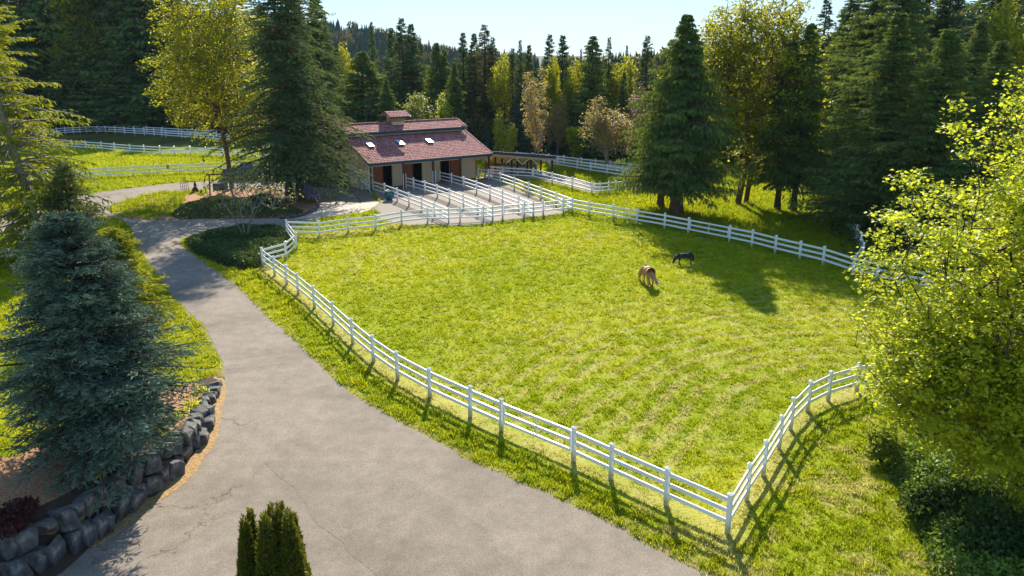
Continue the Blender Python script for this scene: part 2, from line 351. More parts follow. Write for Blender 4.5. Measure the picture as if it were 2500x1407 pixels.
me = npmesh("ground", np.stack([X, Y, Zg], 1), np.stack([q, q + 1, q + m + 1, q + m], 1), col=gc, smooth_=True)
tag(link("ground", me, M['ground']), kind='structure')

def sheet(name, P, mat, dz, step=0.5, ragged=0.0, seed=1, kind='structure', col=None, extra=None):
    """flat sheet that follows the ground, cut to an outline"""
    P = np.array(P); x0, y0 = P.min(0) - 1; x1, y1 = P.max(0) + 1
    import bmesh
    Q = []
    n = len(P)
    for i in range(n):
        a, b = P[i], P[(i + 1) % n]; k = max(1, int(np.hypot(*(b - a)) / step))
        for j in range(k): Q.append(a + (b - a) * j / k)
    Q = np.array(Q)
    if ragged:
        d = np.stack([vnoise(Q[:, 0] * 1.3, Q[:, 1] * 1.3, seed), vnoise(Q[:, 0] * 1.3, Q[:, 1] * 1.3, seed + 9)], 1) - .5
        d2 = np.stack([vnoise(Q[:, 0] * 4, Q[:, 1] * 4, seed + 3), vnoise(Q[:, 0] * 4, Q[:, 1] * 4, seed + 5)], 1) - .5
        Q = Q + d * ragged + d2 * ragged * .6
    bm = bmesh.new(); vs = [bm.verts.new((p[0], p[1], 0)) for p in Q]
    es = [bm.edges.new((vs[i], vs[(i + 1) % len(vs)])) for i in range(len(vs))]
    bmesh.ops.triangle_fill(bm, edges=es, use_beauty=True)
    if extra:                               # cut up so that it can follow a sloping bed
        for ax, lo, hi in (((1, 0, 0), x0, x1), ((0, 1, 0), y0, y1)):
            for v in np.arange(lo, hi, extra):
                bmesh.ops.bisect_plane(bm, geom=bm.verts[:] + bm.edges[:] + bm.faces[:], plane_co=(v, v, 0), plane_no=ax)
    for v in bm.verts: v.co.z = float(T(v.co.x, v.co.y)) + dz
    bmesh.ops.recalc_face_normals(bm, faces=bm.faces[:])
    me = bpy.data.meshes.new(name); bm.to_mesh(me); bm.free(); me.update()
    if sum(p.normal.z for p in me.polygons) < 0: me.flip_normals()
    return tag(link(name, me, mat), kind=kind)

def asphalt():
    m, nt, b = newmat("asphalt"); n1 = mnoise(nt, 0.22, 4); n2 = mnoise(nt, 28.0, 3); n3 = mnoise(nt, 1.6, 5)
    r1 = ramp(nt, n1.outputs[0], [(.30, (.25, .207, .166)), (.5, (.325, .270, .218)), (.70, (.365, .305, .25))])
    r2 = ramp(nt, n2.outputs[0], [(.35, (.62, .62, .62)), (.62, (1, 1, 1))]); r3 = ramp(nt, n3.outputs[0], [(.35, (.8, .8, .8)), (.65, (1, 1, 1))])
    x = nt.nodes.new("ShaderNodeMixRGB"); x.blend_type = 'MULTIPLY'; x.inputs[0].default_value = 1; nt.links.new(r1.outputs[0], x.inputs[1]); nt.links.new(r2.outputs[0], x.inputs[2])
    y = nt.nodes.new("ShaderNodeMixRGB"); y.blend_type = 'MULTIPLY'; y.inputs[0].default_value = 1; nt.links.new(x.outputs[0], y.inputs[1]); nt.links.new(r3.outputs[0], y.inputs[2])
    # hairline cracks: thin lines between cells, only here and there
    tc = nt.nodes.new("ShaderNodeTexCoord"); mp = nt.nodes.new("ShaderNodeVectorMath"); mp.operation = 'ADD'
    nd = mnoise(nt, 1.2, 4); sc_ = nt.nodes.new("ShaderNodeVectorMath"); sc_.operation = 'SCALE'; sc_.inputs["Scale"].default_value = 1.6
    nt.links.new(nd.outputs["Color"], sc_.inputs[0]); nt.links.new(tc.outputs["Object"], mp.inputs[0]); nt.links.new(sc_.outputs[0], mp.inputs[1])
    v = nt.nodes.new("ShaderNodeTexVoronoi"); v.feature = 'DISTANCE_TO_EDGE'; v.inputs["Scale"].default_value = 0.16; nt.links.new(mp.outputs[0], v.inputs["Vector"])
    rc = ramp(nt, v.outputs["Distance"], [(.0, (.45, .42, .38)), (.006, (1, 1, 1))]); nm = mnoise(nt, 0.12, 2); rm = ramp(nt, nm.outputs[0], [(.52, (0, 0, 0)), (.58, (1, 1, 1))])
    z = nt.nodes.new("ShaderNodeMixRGB"); z.blend_type = 'MULTIPLY'; nt.links.new(rm.outputs[0], z.inputs[0]); nt.links.new(y.outputs[0], z.inputs[1]); nt.links.new(rc.outputs[0], z.inputs[2])
    nt.links.new(z.outputs[0], b.inputs["Base Color"]); b.inputs["Roughness"].default_value = 0.9; b.inputs["Specular IOR Level"].default_value = 0.2
    bumpn(nt, b, n2.outputs[0], 0.5, 0.02); return m
M['asphalt'] = asphalt()
M['patch'] = M['asphalt'].copy(); M['patch'].name = "older_asphalt"
for nd_ in M['patch'].node_tree.nodes:
    if nd_.type == 'VALTORGB' and len(nd_.color_ramp.elements) == 3:
        for e_ in nd_.color_ramp.elements: e_.color = (e_.color[0] * .92, e_.color[1] * .92, e_.color[2] * .91, 1)
M['gravel'] = simple("paddock_gravel", (.27, .228, .19), 0.95, 14.0, 0.32, 0.8)
M['mulch'] = simple("bark_mulch", (.34, .175, .085), 0.95, 12.0, 0.5, 1.0)
M['litter'] = simple("needle_litter", (.36, .23, .10), 0.95, 9.0, 0.45, 1.0)
M['path'] = simple("concrete_apron", (.44, .37, .30), 0.85, 4.0, 0.12, 0.2)
sheet("driveway", ROAD, M['asphalt'], 0.012, 0.35, 0.16, 2)
sheet("apron", PX([(716, 536), (772, 517), (780, 500), (800, 492), (860, 497), (928, 494), (906, 512), (880, 521), (800, 529)]), M['path'], 0.020, .5, .05, 5)
sheet("gravel_yard", GRAVEL, M['gravel'], 0.022, .5, .25, 4, extra=1.0)
sheet("shed_yard", SHEDG, M['gravel'], 0.016, .5, .3, 6)
sheet("needle_shoulder", VERGE, M['litter'], 0.020, .3, .22, 8)
sheet("mulch_bed", BED, M['mulch'], 0.03, .4, .1, 9, extra=0.35)
# old overlay patch of darker asphalt with an irregular edge
sheet("asphalt_overlay", PX([(640, 1130), (700, 1180), (745, 1225), (760, 1262), (800, 1300), (880, 1375), (940, 1425), (1300, 1425), (1180, 1290), (1060, 1200), (960, 1150), (880, 1128), (760, 1120)]), M['patch'], 0.017, .4, .2, 12)
sheet("mulch_island", ISLAND, M['mulch'], 0.026, .4, .12, 14, extra=0.6)
sheet("shrub_bed", HEDGE, M['mulch'], 0.024, .4, .12, 15, extra=0.6)

# ------------------------------------------------------------------ grass: blades in tufts over pasture, verges and paddocks
def tufts(name, x, y, rng, size=1.0, hgt=0.09, wid=0.05, k=3, colf=turf_col, colmul=1.0, flatten=None, z=None):
    n = len(x); r = rng.rand(n); c = colf(x, y, r) * (0.72 + 0.56 * rng.rand(n))[:, None] * colmul
    Z = (y * ct + CAMH * st); lod = np.clip(Z / 30.0, .85, 3.2) ** 0.62 * size
    patch = .5 + 1.1 * sstep(fbm(x, y, 2.6, 33, 3), .3, .75)
    h = hgt * lod * (.6 + .8 * rng.rand(n)) * patch; w = wid * lod * (.7 + .6 * rng.rand(n))
    zz = (T(x, y) if z is None else z) - 0.01
    V = np.zeros((n, k, 3, 3)); base = rng.rand(n) * 6.28
    for j in range(k):
        a = base + j * 6.283 / k + rng.rand(n) * .8; lean = (.35 + .75 * rng.rand(n)) * h
        ox, oy = np.cos(a), np.sin(a); px_, py_ = -oy, ox
        bx = x + ox * w * .25; by = y + oy * w * .25
        V[:, j, 0] = np.stack([bx - px_ * w * .5, by - py_ * w * .5, zz], 1)
        V[:, j, 1] = np.stack([bx + px_ * w * .5, by + py_ * w * .5, zz], 1)
        V[:, j, 2] = np.stack([bx + ox * lean, by + oy * lean, zz + h * (.75 + .5 * rng.rand(n))], 1)
    F = np.arange(n * k * 3).reshape(-1, 3)
    col = np.repeat(c, k, 0)
    return V.reshape(-1, 3), F, col
def scatter(rng, n, x0, x1, y0, y1, dens_fn):
    x = rng.uniform(x0, x1, n); y = rng.uniform(y0, y1, n); k = rng.rand(n) < dens_fn(x, y); return x[k], y[k]
rng = np.random.RandomState(11)
def infrustum(x, y, pad=3.0):
    Z = y * ct + CAMH * st; return np.abs(x) < Z * 1250 / FOC + pad
xs, ys = scatter(rng, 2600000, -70, 55, 16, 125, lambda x, y: infrustum(x, y) * np.clip((26.0 / (y * ct + CAMH * st)) ** 1.25, 0, 1))
ok = isgrass(xs, ys, 0.02) & ~inpoly(xs, ys, HEDGE)
isl = inpoly(xs, ys, ISLAND); ok &= (~isl) | (xs < np.interp(ys, [68, 90], [-31.5, -34.0]) - 3 * (vnoise(xs, ys, 4) - .5))
rsd = road_sd(xs, ys); edge = rng.rand(len(xs)) < np.clip((rsd + .15) / .45, .12, 1); ok &= edge | isl
ok &= ~((np.abs(xs) < 300) & (ys > 118) & (rng.rand(len(xs)) < .6))
xs, ys, rsd = xs[ok], ys[ok], rsd[ok]
tall = inpoly(xs, ys, PASTURE)
near_f = np.minimum(pdist(xs, ys, F2D['drive']), pdist(xs, ys, F2D['curve']))
hh = np.where(tall, .062, .105) * np.where(near_f < .7, .5, 1.0)
V, F, col = tufts("g", xs, ys, rng, 1.0, 1.0, 0.05, 3)
# scale blade heights afterwards by place
Vr = V.reshape(len(xs), 3, 3, 3); zb = Vr[:, :, 0:1, 2:3].copy()
tip = Vr[:, :, 2, :]; bs = (Vr[:, :, 0, :] + Vr[:, :, 1, :]) / 2
Vr[:, :, 2, :] = bs + (tip - bs) * hh[:, None, None]
inn = tall
print("tufts", len(xs))
def pick(mask):
    k = np.repeat(mask, 3); f = Vr[mask].reshape(-1, 3); return f, np.arange(len(f)).reshape(-1, 3), col[k]
v_, f_, c_ = pick(inn); tag(link("pasture_grass", npmesh("pasture_grass", v_, f_, col=c_), M['blade']), "short mown pasture grass inside the white fence", "grass", kind='stuff')
v_, f_, c_ = pick(~inn); tag(link("verge_grass", npmesh("verge_grass", v_, f_, col=c_), M['blade']), "rougher grass of the verges, lawns and far paddocks", "grass", kind='stuff')

# ------------------------------------------------------------------ fences
PW = 0.13
def postmesh(h=1.37):
    b = MB(); b.box(0, 0, -.12, PW, PW, h + .10)
    z = h - .02; e = PW / 2 + .02
    V = [(-e, -e, z), (e, -e, z), (e, e, z), (-e, e, z), (-e, -e, z + .035), (e, -e, z + .035), (e, e, z + .035), (-e, e, z + .035), (0, 0, z + .085)]
    b.add(V, [(3, 2, 1, 0), (0, 1, 5, 4), (1, 2, 6, 5), (2, 3, 7, 6), (3, 0, 4, 7), (4, 5, 8), (5, 6, 8), (6, 7, 8), (7, 4, 8)])
    return b
POST = None
def fence(key, rails=3, h=1.37, mat='vinyl'):
    global POST
    raw = FL[key]; pts = FP[key]; root = empty("fence", pts[0]); ox, oy, oz = pts[0]
    tag(root, FLAB[key], "fence")
    zs = [.42, .80, 1.18] if rails == 3 else [.30, .60, .90, 1.20]
    runs = []; rb = [MB() for _ in zs]; idx = -1; gates = []; prev = None; seq = []
    for p in raw:
        if p == 'G': seq.append('G')
        else: idx += 1; seq.append(idx)
    ip = None; gap = False
    skipfirst = {'curve': 1, 'court': 1, 'field': 1, 'corner': 1, 'back_right': 1, 'd4': 0}.get(key, 0)
    skiplast = {'d1': 1, 'd2': 1, 'd3': 1, 'd4': 1}.get(key, 0)
    rs_ = random.Random(len(key) * 7)
    for s in seq:
        if s == 'G': gap = True; continue
        p = np.array(pts[s])
        if not (s == 0 and skipfirst) and not (s == len(pts) - 1 and skiplast):
            if POST is None:
                o = postmesh().build("post", M['post'], root); POST = o.data
            else: o = link("post", POST, None, root)
            d = (np.array(pts[min(s + 1, len(pts) - 1)]) - np.array(pts[max(s - 1, 0)]))
            o.location = (p[0] - ox, p[1] - oy, p[2] - oz); o.rotation_euler = (rs_.uniform(-.012, .012), rs_.uniform(-.012, .012), math.atan2(d[1], d[0]))
        if ip is not None:
            a = np.array(pts[ip]); d = p - a; L = np.hypot(d[0], d[1])
            if gap:
                gates.append((a, p)); runs.append(rb); rb = [MB() for _ in zs]
            else:
                e = d / L * (PW / 2 - .01)
                for b, z in zip(rb, zs): b.bar(a + e + (-ox, -oy, z - oz + 0), p - e + (-ox, -oy, z - oz), .045, .14)
        ip = s; gap = False
    for b in [b for r in runs + [rb] for b in r if b.v]: b.build("rail", M[mat], root)
    for a, p in gates:
        g = empty("gate", tuple(a)); d = p - a; L = np.linalg.norm(d); u = d / L; r = MB()
        for z in zs: rr = MB(); rr.bar(u * .13 + (0, 0, z), d - u * .13 + (0, 0, z), .045, .12); rr.build("rail", M[mat], g)
        for t, w in ((.15, .07), (.5 * L, .035), (L - .15, .07)):
            q = MB(); q.box(u[0] * t, u[1] * t, zs[0] - .06, w, w + .025 if w < .05 else .09, zs[-1] - zs[0] + .12, math.atan2(u[1], u[0])); q.build("stile", M[mat], g)
        GATES.append((key, a, p, g))
    return root
GATES = []
for k in FL: fence(k, 4 if k in ('far_right',) else 3)
gl = {'drive': ["white gate in the driveway fence, panel with a thin middle stile"],
      'court': ["white gate of the left-hand gravel paddock, facing the pasture", "white gate of the middle gravel paddock, facing the pasture", "white gate of the right-hand gravel paddock, nearest the fence junction"],
      'field': ["white gate beyond the grazing donkey in the far pasture fence"], 'd4': ["white gate in the divider beside the grass strip, right of the paddocks"], 'shed': ["white gate into the shed yard, just right of the barn's corner post"]}
cnt = {}
for key, a, p, g in GATES:
    i = cnt.get(key, 0); cnt[key] = i + 1; tag(g, gl[key][i], "gate", "white farm gates in the fences")

# ------------------------------------------------------------------ barn
BX, BY, BA = -15.15, 84.65, 0.605
BU = np.array((math.cos(BA), math.sin(BA), 0)); BN = np.array((-math.sin(BA), math.cos(BA), 0)); B0 = np.array((BX, BY, 0))
LB, NR = 15.6, 7.8; HE, ML = 3.16, .36; NU, OFF = 5.6, .66; NL = 6.1
HR = HE + ML * NR + OFF
barn = empty("barn", (BX, BY, 0), BA)
tag(barn, "tan horse barn with red tiled two-level roof, cupola and three stall doors", "barn")
def tiled(name, u0, u1, n0, n1, z0, z1, parent, mat, down=1):
    """tiled slope: rounded pan tiles in stepped courses, real relief"""
    L = abs(u1 - u0); W = math.hypot(n1 - n0, z1 - z0); nu = int(L / .30 * 6); nc = max(2, int(W / .38))
    us = np.linspace(u0, u1, nu + 1); V = []; rows = []
    nvec = np.array([0, -(z1 - z0), (n1 - n0)]); nvec = nvec / np.linalg.norm(nvec)
    if nvec[2] < 0: nvec = -nvec
    for c in range(nc):
        for (t, lift) in ((c / nc, .036), ((c + .98) / nc, .008)):
            n = n0 + (n1 - n0) * t; z = z0 + (z1 - z0) * t
            bump = .034 * np.abs(np.sin(us * math.pi / .30)) + lift
            V.append(np.stack([us, n + nvec[1] * bump, z + nvec[2] * bump], 1))
    V = np.array(V); r, k, _ = V.shape; ii, jj = np.meshgrid(np.arange(r - 1), np.arange(k - 1), indexing='ij'); q = (ii * k + jj).ravel()
    F = np.stack([q, q + 1, q + k + 1, q + k], 1)
    me = npmesh(name, V.reshape(-1, 3), F); me.shade_flat(); return link(name, me, mat, parent)
def tilemat():
    m, nt, b = newmat("red_roof_tile"); n1 = mnoise(nt, 1.1, 4); n2 = mnoise(nt, 7.0, 3)
    r = ramp(nt, n2.outputs[0], [(.30, (.21, .042, .048)), (.46, (.36, .105, .105)), (.57, (.50, .24, .22)), (.67, (.76, .60, .55))])  # red mottling; the palest tones paint sun glints on the tiles
    r2 = ramp(nt, n1.outputs[0], [(.3, (.75, .72, .72)), (.7, (1, 1, 1))]); x = nt.nodes.new("ShaderNodeMixRGB"); x.blend_type = 'MULTIPLY'; x.inputs[0].default_value = 1
    nt.links.new(r.outputs[0], x.inputs[1]); nt.links.new(r2.outputs[0], x.inputs[2]); nt.links.new(x.outputs[0], b.inputs["Base Color"])
    b.inputs["Roughness"].default_value = .85; b.inputs["Specular IOR Level"].default_value = .12; bumpn(nt, b, n2.outputs[0], .4, .02); return m
M['tile'] = tilemat()
def boards():
    m, nt, b = newmat("grooved_tan_siding"); tc = nt.nodes.new("ShaderNodeTexCoord"); w = nt.nodes.new("ShaderNodeTexWave"); w.bands_direction = 'X'; w.wave_profile = 'SAW'
    w.inputs["Scale"].default_value = 1.6; nt.links.new(tc.outputs["Object"], w.inputs["Vector"])
    r = ramp(nt, w.outputs[0], [(.0, (.38, .27, .16)), (.10, (.82, .62, .40)), (1.0, (.84, .64, .42))]); n = mnoise(nt, .8, 4); r2 = ramp(nt, n.outputs[0], [(.3, (.86, .86, .86)), (.7, (1, 1, 1))])
    x = nt.nodes.new("ShaderNodeMixRGB"); x.blend_type = 'MULTIPLY'; x.inputs[0].default_value = 1; nt.links.new(r.outputs[0], x.inputs[1]); nt.links.new(r2.outputs[0], x.inputs[2])
    nt.links.new(x.outputs[0], b.inputs["Base Color"]); b.inputs["Roughness"].default_value = .75; bumpn(nt, b, w.outputs[0], .3, .02); return m
M['siding'] = boards()
def slats():
    m, nt, b = newmat("varnished_door_boards"); tc = nt.nodes.new("ShaderNodeTexCoord"); w = nt.nodes.new("ShaderNodeTexWave"); w.bands_direction = 'Z'; w.wave_profile = 'SAW'
    w.inputs["Scale"].default_value = 1.9; w.inputs["Distortion"].default_value = .2; nt.links.new(tc.outputs["Object"], w.inputs["Vector"])
    r = ramp(nt, w.outputs[0], [(.0, (.06, .012, .004)), (.22, (.33, .075, .018)), (1.0, (.42, .11, .028))]); nt.links.new(r.outputs[0], b.inputs["Base Color"])
    b.inputs["Roughness"].default_value = .5; bumpn(nt, b, w.outputs[0], .5, .02); return m
M['slats'] = slats()
NW = 2.95; ND = 2 * NR          # recessed front wall; total depth
def wall_u(px):                 # column of the photo -> position along the recessed front wall
    k = (px - 1250) / FOC; o = B0 + BN * NW   # x = k*(y*ct + H' st), with z about 1.2
    hz = CAMH - 1.2; return (k * (o[1] * ct + hz * st) - o[0]) / (BU[0] - k * BU[1] * ct)
W_ = .16; UL = .35; UR = LB - .35
doors = [(912, 935, 958), (988, 1008, 1031), (1122, 1098, 1075)]    # board panel, meeting edge, opening edge
op = []
for a, b, c in doors:
    ua, ub, uc = wall_u(a), wall_u(b), wall_u(c); op.append((min(ub, uc), max(ub, uc), min(ua, ub), max(ua, ub)))
DH = 2.45
def zroof(n):                   # underside line of the roof across the barn
    n = min(n, 2 * NR - n)
    return HE + ML * n
wf = MB(); u = UL
segs = []
for (o0, o1, w0, w1) in sorted(op): segs.append((u, o0)); u = o1
segs.append((u, UR))
for a, b in segs: wf.frame((0, 0, 0), (1, 0, 0), (0, 1, 0), (0, 0, 1), a, b, NW, NW + W_, 0, DH)
wf.frame((0, 0, 0), (1, 0, 0), (0, 1, 0), (0, 0, 1), UL, UR, NW, NW + W_, DH, zroof(NW) - .10)
wf.build("front_wall", M['siding'], barn)
for (o0, o1, w0, w1) in op:
    d = MB(); d.frame((0, 0, 0), (1, 0, 0), (0, 1, 0), (0, 0, 1), w0, w1, NW - .09, NW - .02, .05, DH + .02)
    dd = d.build("sliding_door", M['slats'], barn)
    f = MB()
    for a, b, z0, z1 in ((w0, w0 + .07, .05, DH), (w1 - .07, w1, .05, DH), (w0 + .07, w1 - .07, DH - .1, DH)): f.frame((0, 0, 0), (1, 0, 0), (0, 1, 0), (0, 0, 1), a, b, NW - .115, NW - .092, z0, z1)
    f.build("door_frame", M['wood_brown'], dd)
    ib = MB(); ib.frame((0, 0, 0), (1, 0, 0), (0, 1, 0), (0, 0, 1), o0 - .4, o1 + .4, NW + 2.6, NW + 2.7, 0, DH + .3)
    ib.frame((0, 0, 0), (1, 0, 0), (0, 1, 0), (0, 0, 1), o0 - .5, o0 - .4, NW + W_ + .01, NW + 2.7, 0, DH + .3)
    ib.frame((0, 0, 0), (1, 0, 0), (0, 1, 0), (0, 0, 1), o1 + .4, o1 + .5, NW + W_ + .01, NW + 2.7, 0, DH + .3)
    ib.build("stall_shade_panels", M['dark'], barn)  # added near-black panels paint the shade seen through the openings
b = MB(); b.frame((0, 0, 0), (1, 0, 0), (0, 1, 0), (0, 0, 1), UL + .2, UR - .2, NW + W_, ND - .6, -.1, .06); b.build('stall_floor', M['dark'], barn)  # floor coloured near-black to carry the indoor shade
def gable(u0, u1, name, mat, full=True):
    b = MB(); P = [(NW, 0), (ND - .35, 0), (ND - .35, zroof(ND - .35) - .1), (ND - NL, zroof(NL) - .1), (ND - NL, zroof(NL) + OFF - .05), (NR, HR - .12), (NL, zroof(NL) + OFF - .05), (NL, zroof(NL) - .1), (NW, zroof(NW) - .1)]
    n = len(P); V = [(u0, a, z) for a, z in P] + [(u1, a, z) for a, z in P]
    F = [tuple(range(n))[::-1] if u1 > u0 else tuple(range(n)), tuple(range(n, 2 * n))] + [(i, (i + 1) % n, n + (i + 1) % n, n + i) for i in range(n)]
    b.add(V, F)
    # cheek of the porch under the low eave
    V = [(u0, .45, 2.35), (u0, NW, 2.35), (u0, NW, zroof(NW) - .1), (u0, .45, zroof(.45) - .1)]; V += [(u1, a, z) for _, a, z in V]
    b.add(V, [(3, 2, 1, 0), (4, 5, 6, 7), (0, 1, 5, 4), (1, 2, 6, 5), (2, 3, 7, 6), (3, 0, 4, 7)])
    return b.build(name, mat, barn)
M['siding_y'] = M['siding'].copy(); M['siding_y'].node_tree.nodes["Wave Texture"].bands_direction = 'Y'
gable(UL, UL + W_, "gable_wall", M['siding_y']); gable(UR - W_, UR, "gable_wall", M['siding_y'])
b = MB(); b.frame((0, 0, 0), (1, 0, 0), (0, 1, 0), (0, 0, 1), UL + W_, UR - W_, ND - .35 - W_, ND - .352, 0, zroof(ND - .35) - .1); b.build("rear_wall", M['siding'], barn)
for s in (NL, ND - NL):
    b = MB(); b.frame((0, 0, 0), (1, 0, 0), (0, 1, 0), (0, 0, 1), UL + W_, UR - W_, s, s + .1, zroof(NL) - .2, zroof(NL) + OFF - .04); b.build("clerestory_wall", M['tan'], barn)
# roofs: deck, tiles, fascia, rake boards
def slope(n0, n1, z0, z1, u0, u1, ridge):
    dk = MB(); s = 1 if n1 > n0 else -1
    dk.add([(u0, n0, z0 - .10), (u1, n0, z0 - .10), (u1, n1, z1 - .10), (u0, n1, z1 - .10), (u0, n0, z0), (u1, n0, z0), (u1, n1, z1), (u0, n1, z1)],
           [(3, 2, 1, 0), (4, 5, 6, 7), (0, 1, 5, 4), (1, 2, 6, 5), (2, 3, 7, 6), (3, 0, 4, 7)])
    rf = dk.build("roof", M['tan'], barn)
    tiled("roof_tiles", u0 - .03, u1 + .03, n0 - s * .05, n1, z0 - .0, z1, rf, M['tile'])
    fa = MB(); fa.frame((0, 0, 0), (1, 0, 0), (0, 1, 0), (0, 0, 1), u0 - .02, u1 + .02, min(n0, n0 - s * .05), max(n0, n0 - s * .05), z0 - .27, z0 - .01); fa.build("fascia", M['teal'], rf)
    for uu, e in ((u0, -1), (u1, 1)):
        rk = MB(); a = np.array((uu + e * .03, n0, z0 - .08)); c = np.array((uu + e * .03, n1, z1 - .08)); rk.bar(a, c, .05, .20); rk.build("rake_board", M['teal'], rf)
        rt = MB(); d = c - a; L = np.linalg.norm(d); d = d / L; k = int(L / .36)      # rake tiles along the edge
        for i in range(k):
            p = a + d * (i * L / k) + np.array((e * .01, 0, .13)); rt.bar(p, p + d * (L / k * .96), .17, .11)
        rt.build("rake_tiles", M['tile'], rf)
    if ridge:
        rt = MB(); k = int((u1 - u0) / .4)
        for i in range(k): p = u0 + i * (u1 - u0) / k; rt.bar((p, n1, z1 + .06), (p + (u1 - u0) / k * .95, n1, z1 + .08), .24, .12)
        rt.build("ridge_tiles", M['tile'], rf)
slope(0, NL, HE, zroof(NL), 0, LB, False); slope(ND, ND - NL, HE, zroof(NL), 0, LB, False)
ZU = zroof(NU) + OFF
slope(NU, NR, ZU, HR, 0, LB, True); slope(ND - NU, NR, ZU, HR, 0, LB, False)
# cupola
def barn_u_from_px(px, n, z):
    k = (px - 1250) / FOC; o = B0 + BN * n; return (k * (o[1] * ct + (CAMH - z) * st) - o[0]) / (BU[0] - k * BU[1] * ct)
cu = barn_u_from_px(965, NR, HR + .6)
b = MB(); b.box(cu, NR, HR - .6, 1.5, 1.6, 1.35); cp = b.build("cupola", M['tan'], barn)
b = MB()
for i in range(4): b.box(cu, NR, HR + .12 + i * .13, 1.56, 1.66, .06)
b.build("louvre", M['wood_brown'], cp)
for s in (-1, 1):
    n0 = NR + s * 1.45; b = MB(); z0 = HR + .72; z1 = HR + 1.28
    b.add([(cu - 1.3, n0, z0 - .06), (cu + 1.3, n0, z0 - .06), (cu + 1.3, NR, z1 - .06), (cu - 1.3, NR, z1 - .06), (cu - 1.3, n0, z0), (cu + 1.3, n0, z0), (cu + 1.3, NR, z1), (cu - 1.3, NR, z1)],
          [(3, 2, 1, 0), (4, 5, 6, 7), (0, 1, 5, 4), (1, 2, 6, 5), (2, 3, 7, 6), (3, 0, 4, 7)])
    b.frame((0, 0, 0), (1, 0, 0), (0, 1, 0), (0, 0, 1), cu - 1.32, cu + 1.32, min(n0, n0 + s * .04), max(n0, n0 + s * .04), z0 - .16, z0 - .0)
    b.build("cupola_fascia", M['teal'], cp)
    tiled("cupola_roof", cu - 1.36, cu + 1.36, n0 + s * .06, NR, z0, z1, cp, M['tile'])
# skylights
for px, py in ((903, 347), (977, 342), (1047, 338)):
    n = 3.9; u = barn_u_from_px(px, n, zroof(n)); b = MB(); ez = np.array((0, -ML, 1)) / math.hypot(1, ML); en = np.array((0, 1, ML)) / math.hypot(1, ML)
    o = np.array((u, n, zroof(n))); b.frame(o, (1, 0, 0), en, ez, -.30, .30, -.55, .55, .02, .17); s_ = b.build("skylight", M['wood_brown'], barn)
    b = MB(); b.frame(o, (1, 0, 0), en, ez, -.32, .32, -.57, .57, .172, .21); b.build("pane", simple("milky_skylight_panel", (.62, .65, .70), .25, 2, .03, spec=.6), s_)
# porch posts, beam, downspouts
pu = [.25, barn_u_from_px(986, .35, 1.5), barn_u_from_px(1058, .35, 1.5), barn_u_from_px(1124, .35, 1.5), LB - .25]
for u in pu:
    b = MB(); b.box(u, .35, -.05, .22, .22, HE - .12); b.build("porch_post", M['wood_brown'], barn)
b = MB(); b.frame((0, 0, 0), (1, 0, 0), (0, 1, 0), (0, 0, 1), .05, LB - .05, .462, .56, HE - .42, HE - .02); b.build("porch_beam", M['tan'], barn)
for u in (pu[1], pu[2]):
    for s in (-.16, .16):
        b = MB(); b.tube([(u + s, .19, .05), (u + s, .19, 1.75)], .045, 8); b.build("pipe_sleeve", M['white'], barn)
b = MB(); b.tube([(.05, -.02, HE - .2), (.02, .15, HE - .45), (.02, .2, HE - .6), (.02, .2, .35), (.02, -.1, .12), (-.05, -.35, .08)], .045, 8); b.build("downspout", M['white'], barn)
b = MB(); b.tube([(.0, NU + .02, ZU - .25), (.0, NU + .1, zroof(NU) + .15)], .04, 8); b.build("downspout", M['white'], barn)
b = MB(); b.tube([(LB + .0, NU + .02, ZU - .25), (LB + .0, NU + .1, zroof(NU) + .15)], .04, 8); b.build("downspout", M['white'], barn)
# side door in the left gable, with white cross-braced frame and track hood
du0, du1 = NW + .75, NW + 2.5
b = MB(); b.frame((UL - .07, 0, 0), (1, 0, 0), (0, 1, 0), (0, 0, 1), 0, .05, du0, du1, .05, 2.75); sd = b.build("side_door", M['siding_y'], barn)
b = MB(); x_ = UL - .105
for a, c in (((du0, .1), (du0, 2.7)), ((du1, .1), (du1, 2.7)), ((du0, .1), (du1, .1)), ((du0, 2.7), (du1, 2.7)), ((du0, .1), (du1, 2.7)), ((du1, .1), (du0, 2.7)), ((du0, 1.4), (du1, 1.4))):
    b.bar((x_ - .012 * (a[0] != c[0]), a[0], a[1]), (x_ - .012 * (a[0] != c[0]), c[0], c[1]), .12, .05, up=(1, 0, 0))
b.build("door_brace", M['white'], sd)
b = MB(); b.frame((UL - .25, 0, 0), (1, 0, 0), (0, 1, 0), (0, 0, 1), 0, .22, du0 - .5, du1 + 1.4, 2.85, 3.0); b.build("door_hood", M['tan'], sd)
# hose reel on the wall
hr_n = NW + .30
b = MB(); c0 = np.array((UL - .14, hr_n, 1.45))
for r_, x0 in ((.16, -.06), (.19, -.02), (.19, .03), (.16, .07)):
    b.tube([c0 + (x0, r_ * math.cos(t), r_ * math.sin(t)) for t in np.linspace(0, 2 * math.pi, 17)], .028, 6, False)
ho = b.build("garden_hose", simple("green_hose", (.20, .55, .03), .5, 3, .1), None)
ho.matrix_world = barn.matrix_world if False else ho.matrix_world
from mathutils import Matrix
BM = Matrix.Translation((BX, BY, 0)) @ Matrix.Rotation(BA, 4, 'Z')
ho.matrix_world = BM; tag(ho, "bright green garden hose coiled on the barn's left wall", "hose")
